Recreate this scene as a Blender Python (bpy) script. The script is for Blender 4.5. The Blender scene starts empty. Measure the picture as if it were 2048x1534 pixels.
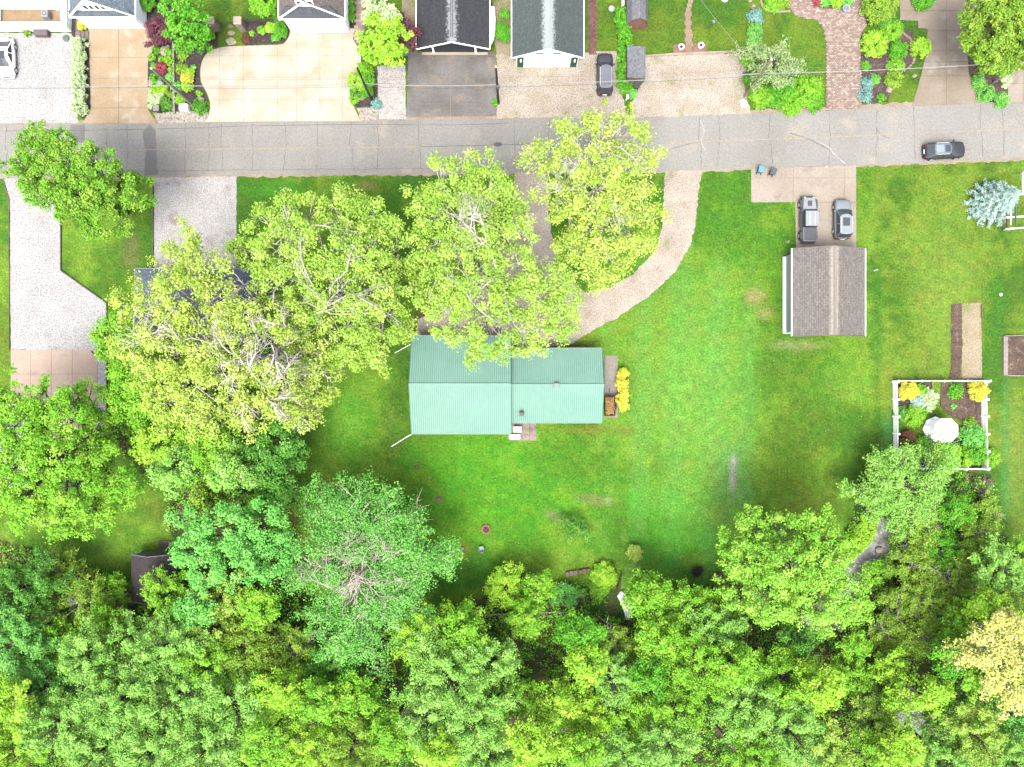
import bpy, math, random
import numpy as np
from mathutils import Vector
R = math.radians
random.seed(7); rng = np.random.default_rng(7)
C = bpy.context.scene.collection
sc = bpy.context.scene
# ---------------------------------------------------------------- camera, sky, sun, exposure
S = 17.2        # photo pixels per metre on the ground
H = 82.6        # height of the drone
cam = bpy.data.cameras.new('camera'); co = bpy.data.objects.new('camera', cam); C.objects.link(co)
co.location = (0, 0, H); co.rotation_euler = (0, 0, 0)
cam.sensor_width = 36; cam.lens = S*H/2048*36; cam.clip_end = 12000; cam.clip_start = 1
sc.camera = co
W = bpy.data.worlds.new('World'); sc.world = W; W.use_nodes = True
nt = W.node_tree; nt.nodes.clear()
sky = nt.nodes.new('ShaderNodeTexSky'); sky.sky_type = 'NISHITA'; sky.sun_disc = False
SUN_EL, SUN_AZ = R(66), R(192)      # azimuth clockwise from +Y: the light comes from the bottom of the picture
sky.sun_elevation = SUN_EL; sky.sun_rotation = SUN_AZ; sky.air_density = 1.0; sky.dust_density = 5.0; sky.ozone_density = .5
bg = nt.nodes.new('ShaderNodeBackground'); bg.inputs[1].default_value = 0.15
wo = nt.nodes.new('ShaderNodeOutputWorld')
hs = nt.nodes.new('ShaderNodeHueSaturation'); hs.inputs['Saturation'].default_value = .45      # overcast: a whiter sky
nt.links.new(sky.outputs[0], hs.inputs['Color']); nt.links.new(hs.outputs[0], bg.inputs[0]); nt.links.new(bg.outputs[0], wo.inputs[0])
sl = bpy.data.lights.new('sun', 'SUN'); sl.energy = 1.3; sl.angle = R(24); sl.color = (1, .965, .91)
so = bpy.data.objects.new('sun', sl); C.objects.link(so); so.location = (0, -30, 60)
so.rotation_euler = (math.pi/2-SUN_EL, 0, math.pi-SUN_AZ)
sc.view_settings.view_transform = 'Standard'; sc.view_settings.look = 'None'
sc.view_settings.gamma = 1; sc.view_settings.use_curve_mapping = False
sc.view_settings.exposure = 2.36
sc.cycles.max_bounces = 6; sc.cycles.diffuse_bounces = 3; sc.cycles.transmission_bounces = 4
# ---------------------------------------------------------------- helpers
def X(px): return (px-1024)/S
def Y(py): return (767-py)/S
def G(px, py, z=0.): return Vector((X(px), Y(py), z))             # point on the ground
def P(px, py, h): k = 1-h/H; return Vector((X(px)*k, Y(py)*k, h))  # point at height h on that line of sight
def tag(o, label=None, cat=None, group=None, kind=None):
    if label: o['label'] = label
    if cat: o['category'] = cat
    if group: o['group'] = group
    if kind: o['kind'] = kind
    return o
def thing(name, label, cat, loc=(0, 0, 0), rz=0, group=None):
    o = bpy.data.objects.new(name, None); C.objects.link(o); o.location = loc; o.rotation_euler = (0, 0, rz)
    o.empty_display_size = .3
    return tag(o, label, cat, group)
def off(o):
    v = Vector((0, 0, 0))
    while o: v += o.location; o = o.parent
    return v
class MB:
    def __init__(s): s.v = []; s.f = []; s.uv = []
    def add(s, vs, fs, uvs=None):
        n = len(s.v); s.v += [tuple(v) for v in vs]; s.f += [tuple(i+n for i in f) for f in fs]
        s.uv += (uvs if uvs else [(0, 0)]*sum(len(f) for f in fs)); return s
    def quad(s, a, b, c, d, uv=None): return s.add([a, b, c, d], [(0, 1, 2, 3)], uv)
    def box(s, cx, cy, cz, sx, sy, sz, rz=0, bev=0):
        x, y = sx/2, sy/2; ca, sa = math.cos(rz), math.sin(rz)
        if bev:
            b = min(bev, x*.45, y*.45, sz*.45); ring = []
            def lp(ix, iy, z): return [(cx+u*ca-w*sa, cy+u*sa+w*ca, z) for u, w in
                ((-ix, -iy), (ix, -iy), (ix, iy), (-ix, iy))]
            L = [lp(x, y, cz-sz/2), lp(x, y, cz+sz/2-b), lp(x-b, y-b, cz+sz/2)]
            vs = sum(L, []); fs = [(3, 2, 1, 0), (8, 9, 10, 11)]
            for k in (0, 4):
                for i in range(4): j = (i+1) % 4; fs.append((k+i, k+j, k+4+j, k+4+i))
            return s.add(vs, fs)
        vs = [(cx+u*ca-w*sa, cy+u*sa+w*ca, cz+z) for z in (-sz/2, sz/2) for u, w in ((-x, -y), (x, -y), (x, y), (-x, y))]
        return s.add(vs, [(3, 2, 1, 0), (4, 5, 6, 7), (0, 1, 5, 4), (1, 2, 6, 5), (2, 3, 7, 6), (3, 0, 4, 7)])
    def prism(s, poly, z0, z1):
        n = len(poly); vs = [(p[0], p[1], z0) for p in poly]+[(p[0], p[1], z1) for p in poly]
        a = sum(poly[i][0]*poly[(i+1) % n][1]-poly[(i+1) % n][0]*poly[i][1] for i in range(n))
        if a < 0: vs = vs[:n][::-1]+vs[n:][::-1]
        return s.add(vs, [tuple(range(n-1, -1, -1)), tuple(range(n, 2*n))]+[(i, (i+1) % n, n+(i+1) % n, n+i) for i in range(n)])
    def sheet(s, poly, z):
        n = len(poly); a = sum(poly[i][0]*poly[(i+1) % n][1]-poly[(i+1) % n][0]*poly[i][1] for i in range(n))
        if a < 0: poly = poly[::-1]
        return s.add([(p[0], p[1], z) for p in poly], [tuple(range(n))])
    def tube(s, pts, rad, n=5, cap=True):
        if not hasattr(rad, '__len__'): rad = [rad]*len(pts)
        pts = [Vector(p) for p in pts]; vs = []; m = len(pts)
        for i, p in enumerate(pts):
            d = (pts[min(i+1, m-1)]-pts[max(i-1, 0)])
            if d.length < 1e-9: d = Vector((0, 0, 1))
            d.normalize(); a = d.orthogonal().normalized() if i == 0 else (a-d*a.dot(d)).normalized(); b = d.cross(a)
            for k in range(n):
                t = 2*math.pi*k/n; vs.append(p+(a*math.cos(t)+b*math.sin(t))*rad[i])
        fs = [(i*n+k, i*n+(k+1) % n, (i+1)*n+(k+1) % n, (i+1)*n+k) for i in range(m-1) for k in range(n)]
        if cap: fs += [tuple(range(n-1, -1, -1)), tuple(range((m-1)*n, m*n))]
        return s.add(vs, fs)
    def lathe(s, c, prof, n=16, sx=1, sy=1):
        vs = [(c[0]+r*sx*math.cos(2*math.pi*k/n), c[1]+r*sy*math.sin(2*math.pi*k/n), c[2]+z) for r, z in prof for k in range(n)]
        m = len(prof)
        fs = [(i*n+k, i*n+(k+1) % n, (i+1)*n+(k+1) % n, (i+1)*n+k) for i in range(m-1) for k in range(n)]
        return s.add(vs, fs+[tuple(range(n-1, -1, -1)), tuple(range((m-1)*n, m*n))])
    def loft(s, rings, cap=True):
        n = len(rings[0]); vs = [p for r in rings for p in r]; m = len(rings)
        fs = [(i*n+k, i*n+(k+1) % n, (i+1)*n+(k+1) % n, (i+1)*n+k) for i in range(m-1) for k in range(n)]
        if cap: fs += [tuple(range(n-1, -1, -1)), tuple(range((m-1)*n, m*n))]
        return s.add(vs, fs)
    def rock(s, c, rx, ry, rz, seed=0):
        r = random.Random(seed); n = 7; prof = [(.55, 0), (.98, .3), (.85, .75), (.4, 1)]; vs = []
        for q, z in prof:
            for k in range(n):
                t = 2*math.pi*k/n+r.uniform(-.2, .2); w = q*r.uniform(.8, 1.15)
                vs.append((c[0]+rx*w*math.cos(t), c[1]+ry*w*math.sin(t), c[2]+rz*z*r.uniform(.85, 1.1)))
        return s.add(vs, [(i*n+k, i*n+(k+1) % n, (i+1)*n+(k+1) % n, (i+1)*n+k) for i in range(3) for k in range(n)]+[tuple(range(3*n, 4*n)), tuple(range(n-1, -1, -1))])
    def build(s, name, m, parent=None, world=True, smooth=False, kind=None):
        o3 = off(parent) if (parent and world) else Vector((0, 0, 0))
        me = bpy.data.meshes.new(name); me.from_pydata([(v[0]-o3.x, v[1]-o3.y, v[2]-o3.z) for v in s.v], [], s.f)
        ul = me.uv_layers.new(name='UVMap'); ul.data.foreach_set('uv', np.array(s.uv, dtype=np.float32).ravel())
        me.materials.append(m)
        if smooth: me.polygons.foreach_set('use_smooth', [True]*len(me.polygons))
        o = bpy.data.objects.new(name, me); C.objects.link(o)
        if parent: o.parent = parent
        if kind: o['kind'] = kind
        return o
def copy_tree(o, parent=None):
    c = o.copy(); C.objects.link(c); c.parent = parent
    for ch in list(o.children): copy_tree(ch, c)
    return c
def curve(pts, n=5, closed=False):          # Catmull-Rom through photo-plan points
    out = []; m = len(pts)
    rngi = range(m) if closed else range(m-1)
    for i in rngi:
        g = (lambda k: pts[k % m]) if closed else (lambda k: pts[min(max(k, 0), m-1)])
        a, b, c, d = g(i-1), g(i), g(i+1), g(i+2)
        for j in range(n):
            t = j/n
            out.append(tuple(.5*((2*b[q])+(c[q]-a[q])*t+(2*a[q]-5*b[q]+4*c[q]-d[q])*t*t+(-a[q]+3*b[q]-3*c[q]+d[q])*t**3) for q in (0, 1)))
    if not closed: out.append(tuple(pts[-1]))
    return out
def dense(pts, step=6, jit=0, seed=1):      # closed outline in pixels, resampled with a ragged edge
    r = random.Random(seed); out = []; m = len(pts)
    for i in range(m):
        a, b = pts[i], pts[(i+1) % m]; L = math.hypot(b[0]-a[0], b[1]-a[1]); k = max(1, int(L/step))
        for j in range(k):
            t = j/k; out.append((a[0]+(b[0]-a[0])*t+r.uniform(-jit, jit), a[1]+(b[1]-a[1])*t+r.uniform(-jit, jit)))
    return out
def W2(pts): return [(X(p[0]), Y(p[1])) for p in pts]
# ---------------------------------------------------------------- materials
K = 5.0; KL = 2.15
def lin(c): return c/12.92 if c <= .04045 else ((c+.055)/1.055)**2.4
def T(r, g, b, k=K):                       # photo colour of a surface lying open to the sky -> base colour
    return tuple(min(.85, lin(q/255)/k) for q in (r, g, b))
MATS = {}
def nd(m, t, **kw):
    n = m.node_tree.nodes.new(t)
    for k, v in kw.items(): setattr(n, k, v)
    return n
def base(name, rough=.8, spec=.3, metal=0):
    m = bpy.data.materials.new(name); m.use_nodes = True
    b = m.node_tree.nodes['Principled BSDF']; b.inputs['Roughness'].default_value = rough
    b.inputs['Specular IOR Level'].default_value = spec; b.inputs['Metallic'].default_value = metal
    return m, b, m.node_tree.links
def mixc(m, fac, a, b, mode='MIX'):
    n = nd(m, 'ShaderNodeMix', data_type='RGBA', blend_type=mode); L = m.node_tree.links
    for i, v in ((0, fac), (6, a), (7, b)):
        if hasattr(v, 'links'): L.new(v, n.inputs[i])
        elif i == 0: n.inputs[0].default_value = v
        else: n.inputs[i].default_value = (*v[:3], 1)
    return n.outputs[2]
def noise(m, vec, scale, detail=3, lo=0., hi=1., rough=.55):
    n = nd(m, 'ShaderNodeTexNoise'); n.inputs['Scale'].default_value = scale; n.inputs['Detail'].default_value = detail
    n.inputs['Roughness'].default_value = rough; m.node_tree.links.new(vec, n.inputs['Vector'])
    r = nd(m, 'ShaderNodeMapRange'); r.inputs[1].default_value = lo; r.inputs[2].default_value = hi
    m.node_tree.links.new(n.outputs[0], r.inputs[0]); return r.outputs[0]
def mt(name, c1, c2=None, c3=None, big=.25, fine=6., amt=.3, rough=.85, bump=.3, spec=.25, metal=0, stain=.5, dist=.03, th=(.55, .7)):
    if name in MATS: return MATS[name]
    m, b, L = base(name, rough, spec, metal); pos = nd(m, 'ShaderNodeNewGeometry').outputs['Position']
    c2 = c2 or tuple(q*.82 for q in c1)
    col = mixc(m, noise(m, pos, big, 4, .36, .64), c1, c2)
    if c3: col = mixc(m, noise(m, pos, stain, 5, *th), col, c3)
    f = noise(m, pos, fine, 3, .3, .7)
    col = mixc(m, f, tuple([1-amt]*3), tuple([1+amt]*3), 'MIX') if False else mixc(m, 1., col, mixc(m, f, (1-amt,)*3, (1+amt,)*3), 'MULTIPLY')
    L.new(col, b.inputs['Base Color'])
    if bump:
        bn = nd(m, 'ShaderNodeBump'); bn.inputs['Strength'].default_value = bump; bn.inputs['Distance'].default_value = dist
        L.new(f, bn.inputs['Height']); L.new(bn.outputs[0], b.inputs['Normal'])
    MATS[name] = m; return m
def shingle(name, c1, c2, c_sheen=None, bw=.32, bh=.16, ridge_sheen=0., soft=.4):   # roof courses; pale sky sheen by the ridge, painted into the colour
    m, b, L = base(name, .9, .2); uv = nd(m, 'ShaderNodeUVMap').outputs[0]
    br = nd(m, 'ShaderNodeTexBrick'); br.inputs['Scale'].default_value = 1; br.inputs['Brick Width'].default_value = bw
    br.inputs['Row Height'].default_value = bh; br.inputs['Mortar Size'].default_value = .014; br.inputs['Mortar Smooth'].default_value = .2
    br.inputs['Color1'].default_value = (*c1, 1); br.inputs['Color2'].default_value = (*c2, 1)
    br.inputs['Mortar'].default_value = (*[q*.45 for q in c2], 1); L.new(uv, br.inputs['Vector'])
    pos = nd(m, 'ShaderNodeNewGeometry').outputs['Position']
    col = mixc(m, 1., br.outputs[0], mixc(m, noise(m, pos, 5, 4, .3, .7), (.75,)*3, (1.25,)*3), 'MULTIPLY')
    if c_sheen:
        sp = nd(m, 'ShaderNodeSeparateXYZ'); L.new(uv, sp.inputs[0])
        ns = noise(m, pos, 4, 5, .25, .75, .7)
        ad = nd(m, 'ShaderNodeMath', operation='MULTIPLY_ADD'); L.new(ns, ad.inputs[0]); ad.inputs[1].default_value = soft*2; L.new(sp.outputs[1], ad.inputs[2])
        mr = nd(m, 'ShaderNodeMapRange'); mr.inputs[1].default_value = ridge_sheen+soft+.35; mr.inputs[2].default_value = ridge_sheen+soft-.1
        L.new(ad.outputs[0], mr.inputs[0]); col = mixc(m, mr.outputs[0], col, c_sheen)
    L.new(col, b.inputs['Base Color'])
    bn = nd(m, 'ShaderNodeBump'); bn.inputs['Strength'].default_value = .5; bn.inputs['Distance'].default_value = .02
    L.new(br.outputs[1], bn.inputs['Height']); bn.invert = True; L.new(bn.outputs[0], b.inputs['Normal'])
    return m
def flat(name, c, rough=.6, spec=.4, metal=0, amt=.08):
    return mt(name, c, tuple(q*.93 for q in c), big=.8, fine=5, amt=amt, rough=rough, spec=spec, metal=metal, bump=.05)
WHITE = flat('white_paint', (.78, .78, .77)); OFFW = flat('weathered_white_paint', (.55, .56, .56), amt=.12)
DARK = flat('black_plastic', (.02, .02, .022)); GLASS = flat('dark_glass', (.025, .03, .035), rough=.25, spec=.3)
TYRE = flat('tyre_rubber', (.02, .02, .02), rough=.9); CHROME = flat('alloy', (.5, .5, .52), rough=.35, metal=.8)
WOODP = mt('pole_wood', T(225, 216, 204), T(195, 186, 172), fine=12, amt=.3)
WOOD = mt('weathered_timber', T(150, 130, 115), T(115, 98, 85), fine=10, amt=.3)
ROCK = mt('pale_rock', T(235, 220, 200), T(200, 180, 160), fine=4, amt=.2, bump=.6)
MULCH = mt('dark_mulch', T(98, 84, 84), T(75, 62, 62), T(135, 115, 108), big=.8, fine=7, amt=.6, bump=1, stain=3)
SOIL = mt('garden_soil', T(130, 105, 90), T(105, 84, 72), T(170, 148, 125), big=.8, fine=6, amt=.5, bump=1, stain=2)
LEAF, _b, _L = base('leaf', .6, .12)
_at = nd(LEAF, 'ShaderNodeAttribute', attribute_name='Col'); _L.new(_at.outputs[0], _b.inputs['Base Color'])
_tr = nd(LEAF, 'ShaderNodeBsdfTranslucent'); _ms = nd(LEAF, 'ShaderNodeMixShader'); _ms.inputs[0].default_value = .22
_L.new(_at.outputs[0], _tr.inputs[0]); _L.new(_b.outputs[0], _ms.inputs[1]); _L.new(_tr.outputs[0], _ms.inputs[2])
_L.new(_ms.outputs[0], LEAF.node_tree.nodes['Material Output'].inputs[0])
BARK_P = mt('pale_bark', (.25, .235, .2), (.13, .12, .105), big=.8, fine=4, amt=.25)
BARK = mt('grey_brown_bark', T(140, 128, 112), T(95, 85, 75), big=.8, fine=5, amt=.3)
# ---------------------------------------------------------------- ground
def inpoly(px, py, poly):
    inside = np.zeros(px.shape, bool); n = len(poly); j = n-1
    for i in range(n):
        xi, yi = poly[i]; xj, yj = poly[j]
        if yi != yj:
            c = ((yi > py) != (yj > py)) & (px < (xj-xi)*(py-yi)/(yj-yi)+xi); inside ^= c
        j = i
    return inside
def vnoise(x, y, sc_, seed):
    r = np.random.default_rng(seed); t = r.random((256, 256)); x = x/sc_; y = y/sc_
    xi = np.floor(x).astype(int); yi = np.floor(y).astype(int); fx = x-xi; fy = y-yi
    fx = fx*fx*(3-2*fx); fy = fy*fy*(3-2*fy); g = lambda a, b: t[a % 256, b % 256]
    return (g(xi, yi)*(1-fx)+g(xi+1, yi)*fx)*(1-fy)+(g(xi, yi+1)*(1-fx)+g(xi+1, yi+1)*fx)*fy
WILD = [(-900, 1078), (0, 1083), (60, 1090), (150, 1125), (215, 1150), (255, 1190), (262, 1210), (345, 1200), (350, 1110), (335, 1045), (345, 990), (300, 960), (225, 880), (225, 800), (330, 730), (520, 640),
        (600, 700), (610, 850), (560, 950), (590, 1010), (600, 1100), (590, 1170), (680, 1215), (800, 1235), (900, 1222), (960, 1200), (1080, 1172), (1140, 1165), (1200, 1172), (1260, 1182), (1330, 1178), (1430, 1165),
        (1470, 1120), (1560, 1130), (1690, 1062), (1712, 1010), (1718, 962), (1780, 945), (1975, 948), (1990, 1010), (2005, 1065), (2060, 1100), (3000, 1120), (3000, 2300), (-900, 2300)]
xs = np.concatenate([np.array([-90000, -20000, -5000, -2500, -1400, -900]), np.arange(-500, 2550, 5.), np.array([2900, 3400, 4500, 7000, 20000, 90000])])
ys = np.concatenate([np.array([-90000, -20000, -5000, -2500, -1200, -700]), np.arange(-350, 1900, 5.), np.array([2200, 2700, 3800, 6500, 20000, 90000])])
gx, gy = np.meshgrid(xs, ys); gxf, gyf = gx.ravel(), gy.ravel()
def A(c): return np.array(T(*c))
n1 = vnoise(gxf, gyf, 95, 1); n2 = vnoise(gxf, gyf, 34, 2); n3 = vnoise(gxf, gyf, 13, 3); n4 = vnoise(gxf, gyf, 6, 4)
nn = (.4*n1+.3*n2+.2*n3+.1*n4)[:, None]
def mix(a, b, t): return a*(1-t)+b*t
def sm(v, a, b): t = np.clip((v-a)/(b-a), 0, 1); return t*t*(3-2*t)
col = mix(A((90, 148, 24)), A((140, 190, 56)), sm(nn, .33, .67))
def patch(x, y, rx, ry, c, s=1, ang=0, ns=.5, pw=1.5):
    global col
    a = R(ang); dx, dy = gxf-x, gyf-y; u = (dx*math.cos(a)+dy*math.sin(a))/rx; w = (-dx*math.sin(a)+dy*math.cos(a))/ry
    d = np.sqrt(u*u+w*w)+(n2*.5+n3*.35+n4*.15-.5)*ns*2
    t = (s*(1-sm(d, 1-pw/2, 1+pw/4)))[:, None]; col = mix(col, A(c)*(.85+.3*n4[:, None]), t)
lawn_r = (sm(gxf, 1735, 1760)*sm(gyf, 300, 330))[:, None]
col = mix(col, mix(A((90, 142, 26)), A((138, 176, 56)), sm(nn, .33, .67)), lawn_r*.9)
top = (1-sm(gyf, 225, 240))[:, None]
col = mix(col, mix(A((80, 135, 25)), A((125, 160, 45)), sm(nn, .3, .7)), top*.85)
stripe = (.5+.5*np.sin((gxf+gyf*.04+8*n1)/11.5))[:, None]*sm(gyf, 420, 600)[:, None]*(sm(gxf, 1150, 1260)*(1-sm(gxf, 1500, 1530)))[:, None]
col = mix(col, A((120, 205, 95)), stripe*.36)
patch(1400, 780, 130, 240, (136, 208, 84), .65, 4); patch(1460, 960, 40, 90, (135, 212, 105), .7, 0)
patch(1000, 900, 190, 70, (118, 208, 50), .55); patch(700, 850, 60, 110, (120, 205, 60), .6)
patch(1000, 1010, 230, 110, (98, 192, 30), .7); patch(1340, 1080, 90, 60, (92, 185, 50), .6)
patch(1330, 1000, 110, 50, (120, 215, 75), .5)
patch(1600, 900, 80, 190, (104, 150, 34), .85, 0); patch(1560, 700, 60, 120, (98, 152, 36), .7, 0); patch(1620, 1000, 70, 60, (112, 148, 40), .8, 0); patch(610, 930, 14, 120, (85, 140, 30), .6)
patch(1140, 900, 90, 60, (85, 150, 28), .6); patch(800, 760, 26, 110, (82, 140, 28), .7); patch(1240, 560, 60, 90, (95, 160, 35), .4); patch(1450, 420, 60, 90, (90, 160, 30), .6)
patch(1240, 780, 30, 120, (128, 190, 60), .4); patch(1530, 500, 70, 120, (95, 165, 30), .5); patch(1660, 760, 60, 60, (105, 170, 50), .6)
patch(1890, 560, 80, 150, (152, 190, 72), .6); patch(2030, 900, 22, 170, (150, 182, 75), .7); patch(2010, 900, 12, 190, (90, 180, 90), .5)
patch(1990, 640, 18, 170, (80, 150, 35), .6); patch(1755, 640, 14, 180, (75, 150, 38), .7); patch(1775, 900, 14, 80, (110, 195, 110), .6)
patch(1512, 590, 22, 18, (188, 180, 115), .8); patch(1530, 625, 20, 14, (185, 180, 110), .6); patch(1600, 690, 60, 12, (190, 200, 130), .5)
patch(1466, 952, 9, 42, (215, 208, 195), .95, 3); patch(1185, 1000, 40, 12, (150, 160, 95), .7, 10); patch(1110, 1035, 26, 12, (150, 160, 100), .7, 20)
patch(1215, 1000, 14, 9, (175, 185, 130), .6); patch(735, 372, 26, 12, (170, 160, 90), .7); patch(830, 955, 22, 18, (135, 185, 45), .7)
patch(1220, 860, 60, 9, (140, 160, 60), .8); patch(1130, 860, 70, 7, (150, 160, 60), .6)
patch(560, 380, 60, 20, (80, 190, 60), .5); patch(260, 500, 20, 45, (150, 140, 100), .75); patch(230, 520, 55, 60, (110, 160, 45), .5)
patch(100, 1080, 130, 40, (120, 185, 55), .5); patch(320, 1020, 40, 30, (115, 145, 45), .7); patch(780, 860, 20, 70, (112, 150, 60), .5)
patch(850, 640, 30, 36, (110, 85, 70), .95); patch(1110, 690, 70, 14, (120, 95, 75), .8); patch(740, 655, 60, 50, (95, 110, 50), .5)
patch(10, 700, 16, 90, (150, 175, 60), .5); patch(1330, 70, 90, 60, (135, 165, 55), .4); patch(1600, 130, 40, 60, (95, 160, 45), .5)
patch(925, 1100, 16, 14, (150, 150, 60), .7); patch(877, 998, 10, 9, (160, 150, 90), .8); patch(900, 1160, 60, 50, (75, 150, 25), .6)
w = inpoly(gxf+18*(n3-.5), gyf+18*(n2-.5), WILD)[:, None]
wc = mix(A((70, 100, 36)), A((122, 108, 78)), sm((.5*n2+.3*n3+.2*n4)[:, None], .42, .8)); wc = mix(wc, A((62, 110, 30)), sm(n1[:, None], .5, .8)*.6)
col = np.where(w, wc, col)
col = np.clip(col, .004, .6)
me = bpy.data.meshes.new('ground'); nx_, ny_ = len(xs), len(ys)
zz = np.zeros(len(gxf)); v3 = np.stack([(gxf-1024)/S, (767-gyf)/S, zz], 1)
me.vertices.add(len(v3)); me.vertices.foreach_set('co', v3.ravel())
ii = (np.arange(ny_-1)[:, None]*nx_+np.arange(nx_-1)[None, :]).ravel()
q = np.stack([ii, ii+nx_, ii+nx_+1, ii+1], 1); me.loops.add(q.size); me.loops.foreach_set('vertex_index', q.ravel())
me.polygons.add(len(q)); me.polygons.foreach_set('loop_start', np.arange(len(q))*4); me.update(calc_edges=True)
at = me.attributes.new('Col', 'FLOAT_COLOR', 'POINT'); at.data.foreach_set('color', np.concatenate([col, np.ones((len(col), 1))], 1).astype(np.float32).ravel())
m, b, L = base('lawn', .9, .15); pos = nd(m, 'ShaderNodeNewGeometry').outputs['Position']
a_ = nd(m, 'ShaderNodeAttribute', attribute_name='Col').outputs[0]
c_ = mixc(m, 1., a_, mixc(m, noise(m, pos, 1.1, 5, .3, .7), (.78, .84, .7), (1.22, 1.14, 1.2)), 'MULTIPLY')
f_ = noise(m, pos, 4.2, 5, .3, .7, .8); c_ = mixc(m, 1., c_, mixc(m, f_, (.3, .4, .25), (1.75, 1.64, 1.9)), 'MULTIPLY')
f2_ = noise(m, pos, .45, 5, .35, .65, .7); c_ = mixc(m, 1., c_, mixc(m, f2_, (1.14, .94, 1.0), (.88, 1.04, .92)), 'MULTIPLY')
L.new(c_, b.inputs['Base Color']); bn = nd(m, 'ShaderNodeBump'); bn.inputs['Strength'].default_value = .8; bn.inputs['Distance'].default_value = .06
L.new(f_, bn.inputs['Height']); L.new(bn.outputs[0], b.inputs['Normal'])
me.materials.append(m); LAWN = m
gr = bpy.data.objects.new('ground', me); C.objects.link(gr); gr['kind'] = 'structure'
MATS['lawn'] = m
# sheets of other ground; each a few millimetres above the one below
def sheet(name, px, m, z, jit=0, step=8, parent=None, sub=0, kind='structure', seed=1):
    pts = dense(px, step, jit, seed) if jit else px
    o = MB().sheet(W2(pts), z).build(name, m, parent)
    if kind and not parent: o['kind'] = kind
    return o
DIRT = mt('road_shoulder_dirt', T(210, 192, 172), T(190, 170, 150), big=.5, fine=5, amt=.22)
ROADTOP = [(-3000, 255), (0, 250), (170, 248), (400, 245), (720, 241), (1000, 238), (1250, 236), (1500, 228), (1650, 222), (1830, 212), (2048, 203), (5000, 80)]
ROADBOT = [(-3000, 362), (0, 354), (300, 351), (480, 349), (850, 346), (1000, 345), (1330, 341), (1500, 336), (1715, 330), (1900, 322), (2048, 316), (5000, 200)]
sheet('road_shoulder', dense([(x, y-8) for x, y in ROADTOP]+[(x, y+5) for x, y in ROADBOT[::-1]], 9, 2.5), DIRT, .012)
ASPH = mt('worn_asphalt', T(192, 190, 183), T(178, 174, 167), T(204, 196, 182), big=.12, fine=6, amt=.2, bump=.2, stain=.35)
road = sheet('road', dense([(x, y) for x, y in ROADTOP]+[(x, y) for x, y in ROADBOT[::-1]], 12, 1.0), ASPH, .03)
def ribbon(pts, w, z, mb=None, jit=.0):
    mb = mb or MB(); r = random; L_ = []; R_ = []
    for i, p in enumerate(pts):
        a = pts[max(i-1, 0)]; c = pts[min(i+1, len(pts)-1)]; dx, dy = c[0]-a[0], c[1]-a[1]; l = math.hypot(dx, dy) or 1
        ww = w/2*(1+r.uniform(-jit, jit)); L_.append((p[0]-dy/l*ww, p[1]+dx/l*ww)); R_.append((p[0]+dy/l*ww, p[1]-dx/l*ww))
    for i in range(len(pts)-1):
        a, b2, c, d = [G(*q_, z) for q_ in (L_[i], L_[i+1], R_[i+1], R_[i])]
        mb.quad(a, b2, c, d)
    return mb
def wob(a, b, n=10, j=1.2):
    return [(a[0]+(b[0]-a[0])*i/n+(random.uniform(-j, j) if 0 < i < n else 0), a[1]+(b[1]-a[1])*i/n+(random.uniform(-j, j) if 0 < i < n else 0)) for i in range(n+1)]
def yt(x): return float(np.interp(x, [p[0] for p in ROADTOP], [p[1] for p in ROADTOP]))
def yb(x): return float(np.interp(x, [p[0] for p in ROADBOT], [p[1] for p in ROADBOT]))
PATCHM = mt('dark_asphalt_patch', T(158, 155, 155), T(145, 142, 142), fine=7, amt=.15)
for i, pp in enumerate([[(141, 250), (170, 249), (170, 285), (143, 286)], [(287, 262), (300, 248), (311, 262), (313, 290), (316, 350), (288, 351), (292, 300), (286, 275)]]):
    sheet('asphalt_patch', dense(pp, 6, .8), PATCHM, .035, parent=road)
CRACK = flat('crack_filler', T(120, 116, 114)); cm = MB(); cm2 = MB()
for x in (15, 62, 210, 252, 372, 418, 447, 505, 568, 634, 700, 757, 838, 1025, 1095, 1180, 1403, 1440, 1540, 1655, 1752, 1828, 1960, 2007, -80, -200, 2120):
    xx = x+random.uniform(-4, 4); mid = (yt(xx)+yb(xx))/2-3
    ribbon(wob((xx, yt(xx)+2), (xx+random.uniform(-4, 4), mid), 9, 1.1), .9, .035, cm, .5)
    ribbon(wob((xx+2, mid), (xx+random.uniform(-3, 5), yb(xx)-6), 9, 1.1), .9, .035, cm, .5)
ribbon(curve([(0, 262), (170, 261), (400, 256), (470, 253), (700, 249), (900, 250), (1020, 246)], 6), 1.0, .036, cm, .6)
ribbon(curve([(840, 293), (920, 292), (1060, 288)], 6), 1.3, .036, cm, .6)
ribbon([(p[0], yb(p[0])-9+random.uniform(-1, 1)) for p in [(x, 0) for x in range(200, 1100, 9)]], .8, .036, cm, .5)
ribbon(curve([(1580, 266), (1620, 280), (1660, 302), (1690, 330)], 6), 1.2, .036, cm, .5); ribbon(curve([(1752, 255), (1760, 268), (1780, 278)], 5), 1, .036, cm, .4)
ribbon(curve([(1400, 240), (1408, 262), (1402, 282), (1410, 300)], 6), 1.6, .037, cm2, .6); ribbon(curve([(1335, 300), (1370, 290), (1405, 283)], 6), 1, .036, cm, .5)
ribbon(curve([(1640, 285), (1658, 295), (1668, 308), (1690, 328)], 6), 2.2, .037, cm2, .7); ribbon(curve([(205, 258), (215, 262), (212, 290)], 6), 1, .036, cm, .5)
o = cm.build('crack', CRACK, road); o['kind'] = 'stuff'
o = cm2.build('pale_crack', flat('bleached_crack', T(214, 211, 206)), road); o['kind'] = 'stuff'
YEL, b, L = base('faded_road_paint', .8, .2); pos = nd(YEL, 'ShaderNodeNewGeometry').outputs['Position']
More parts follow.
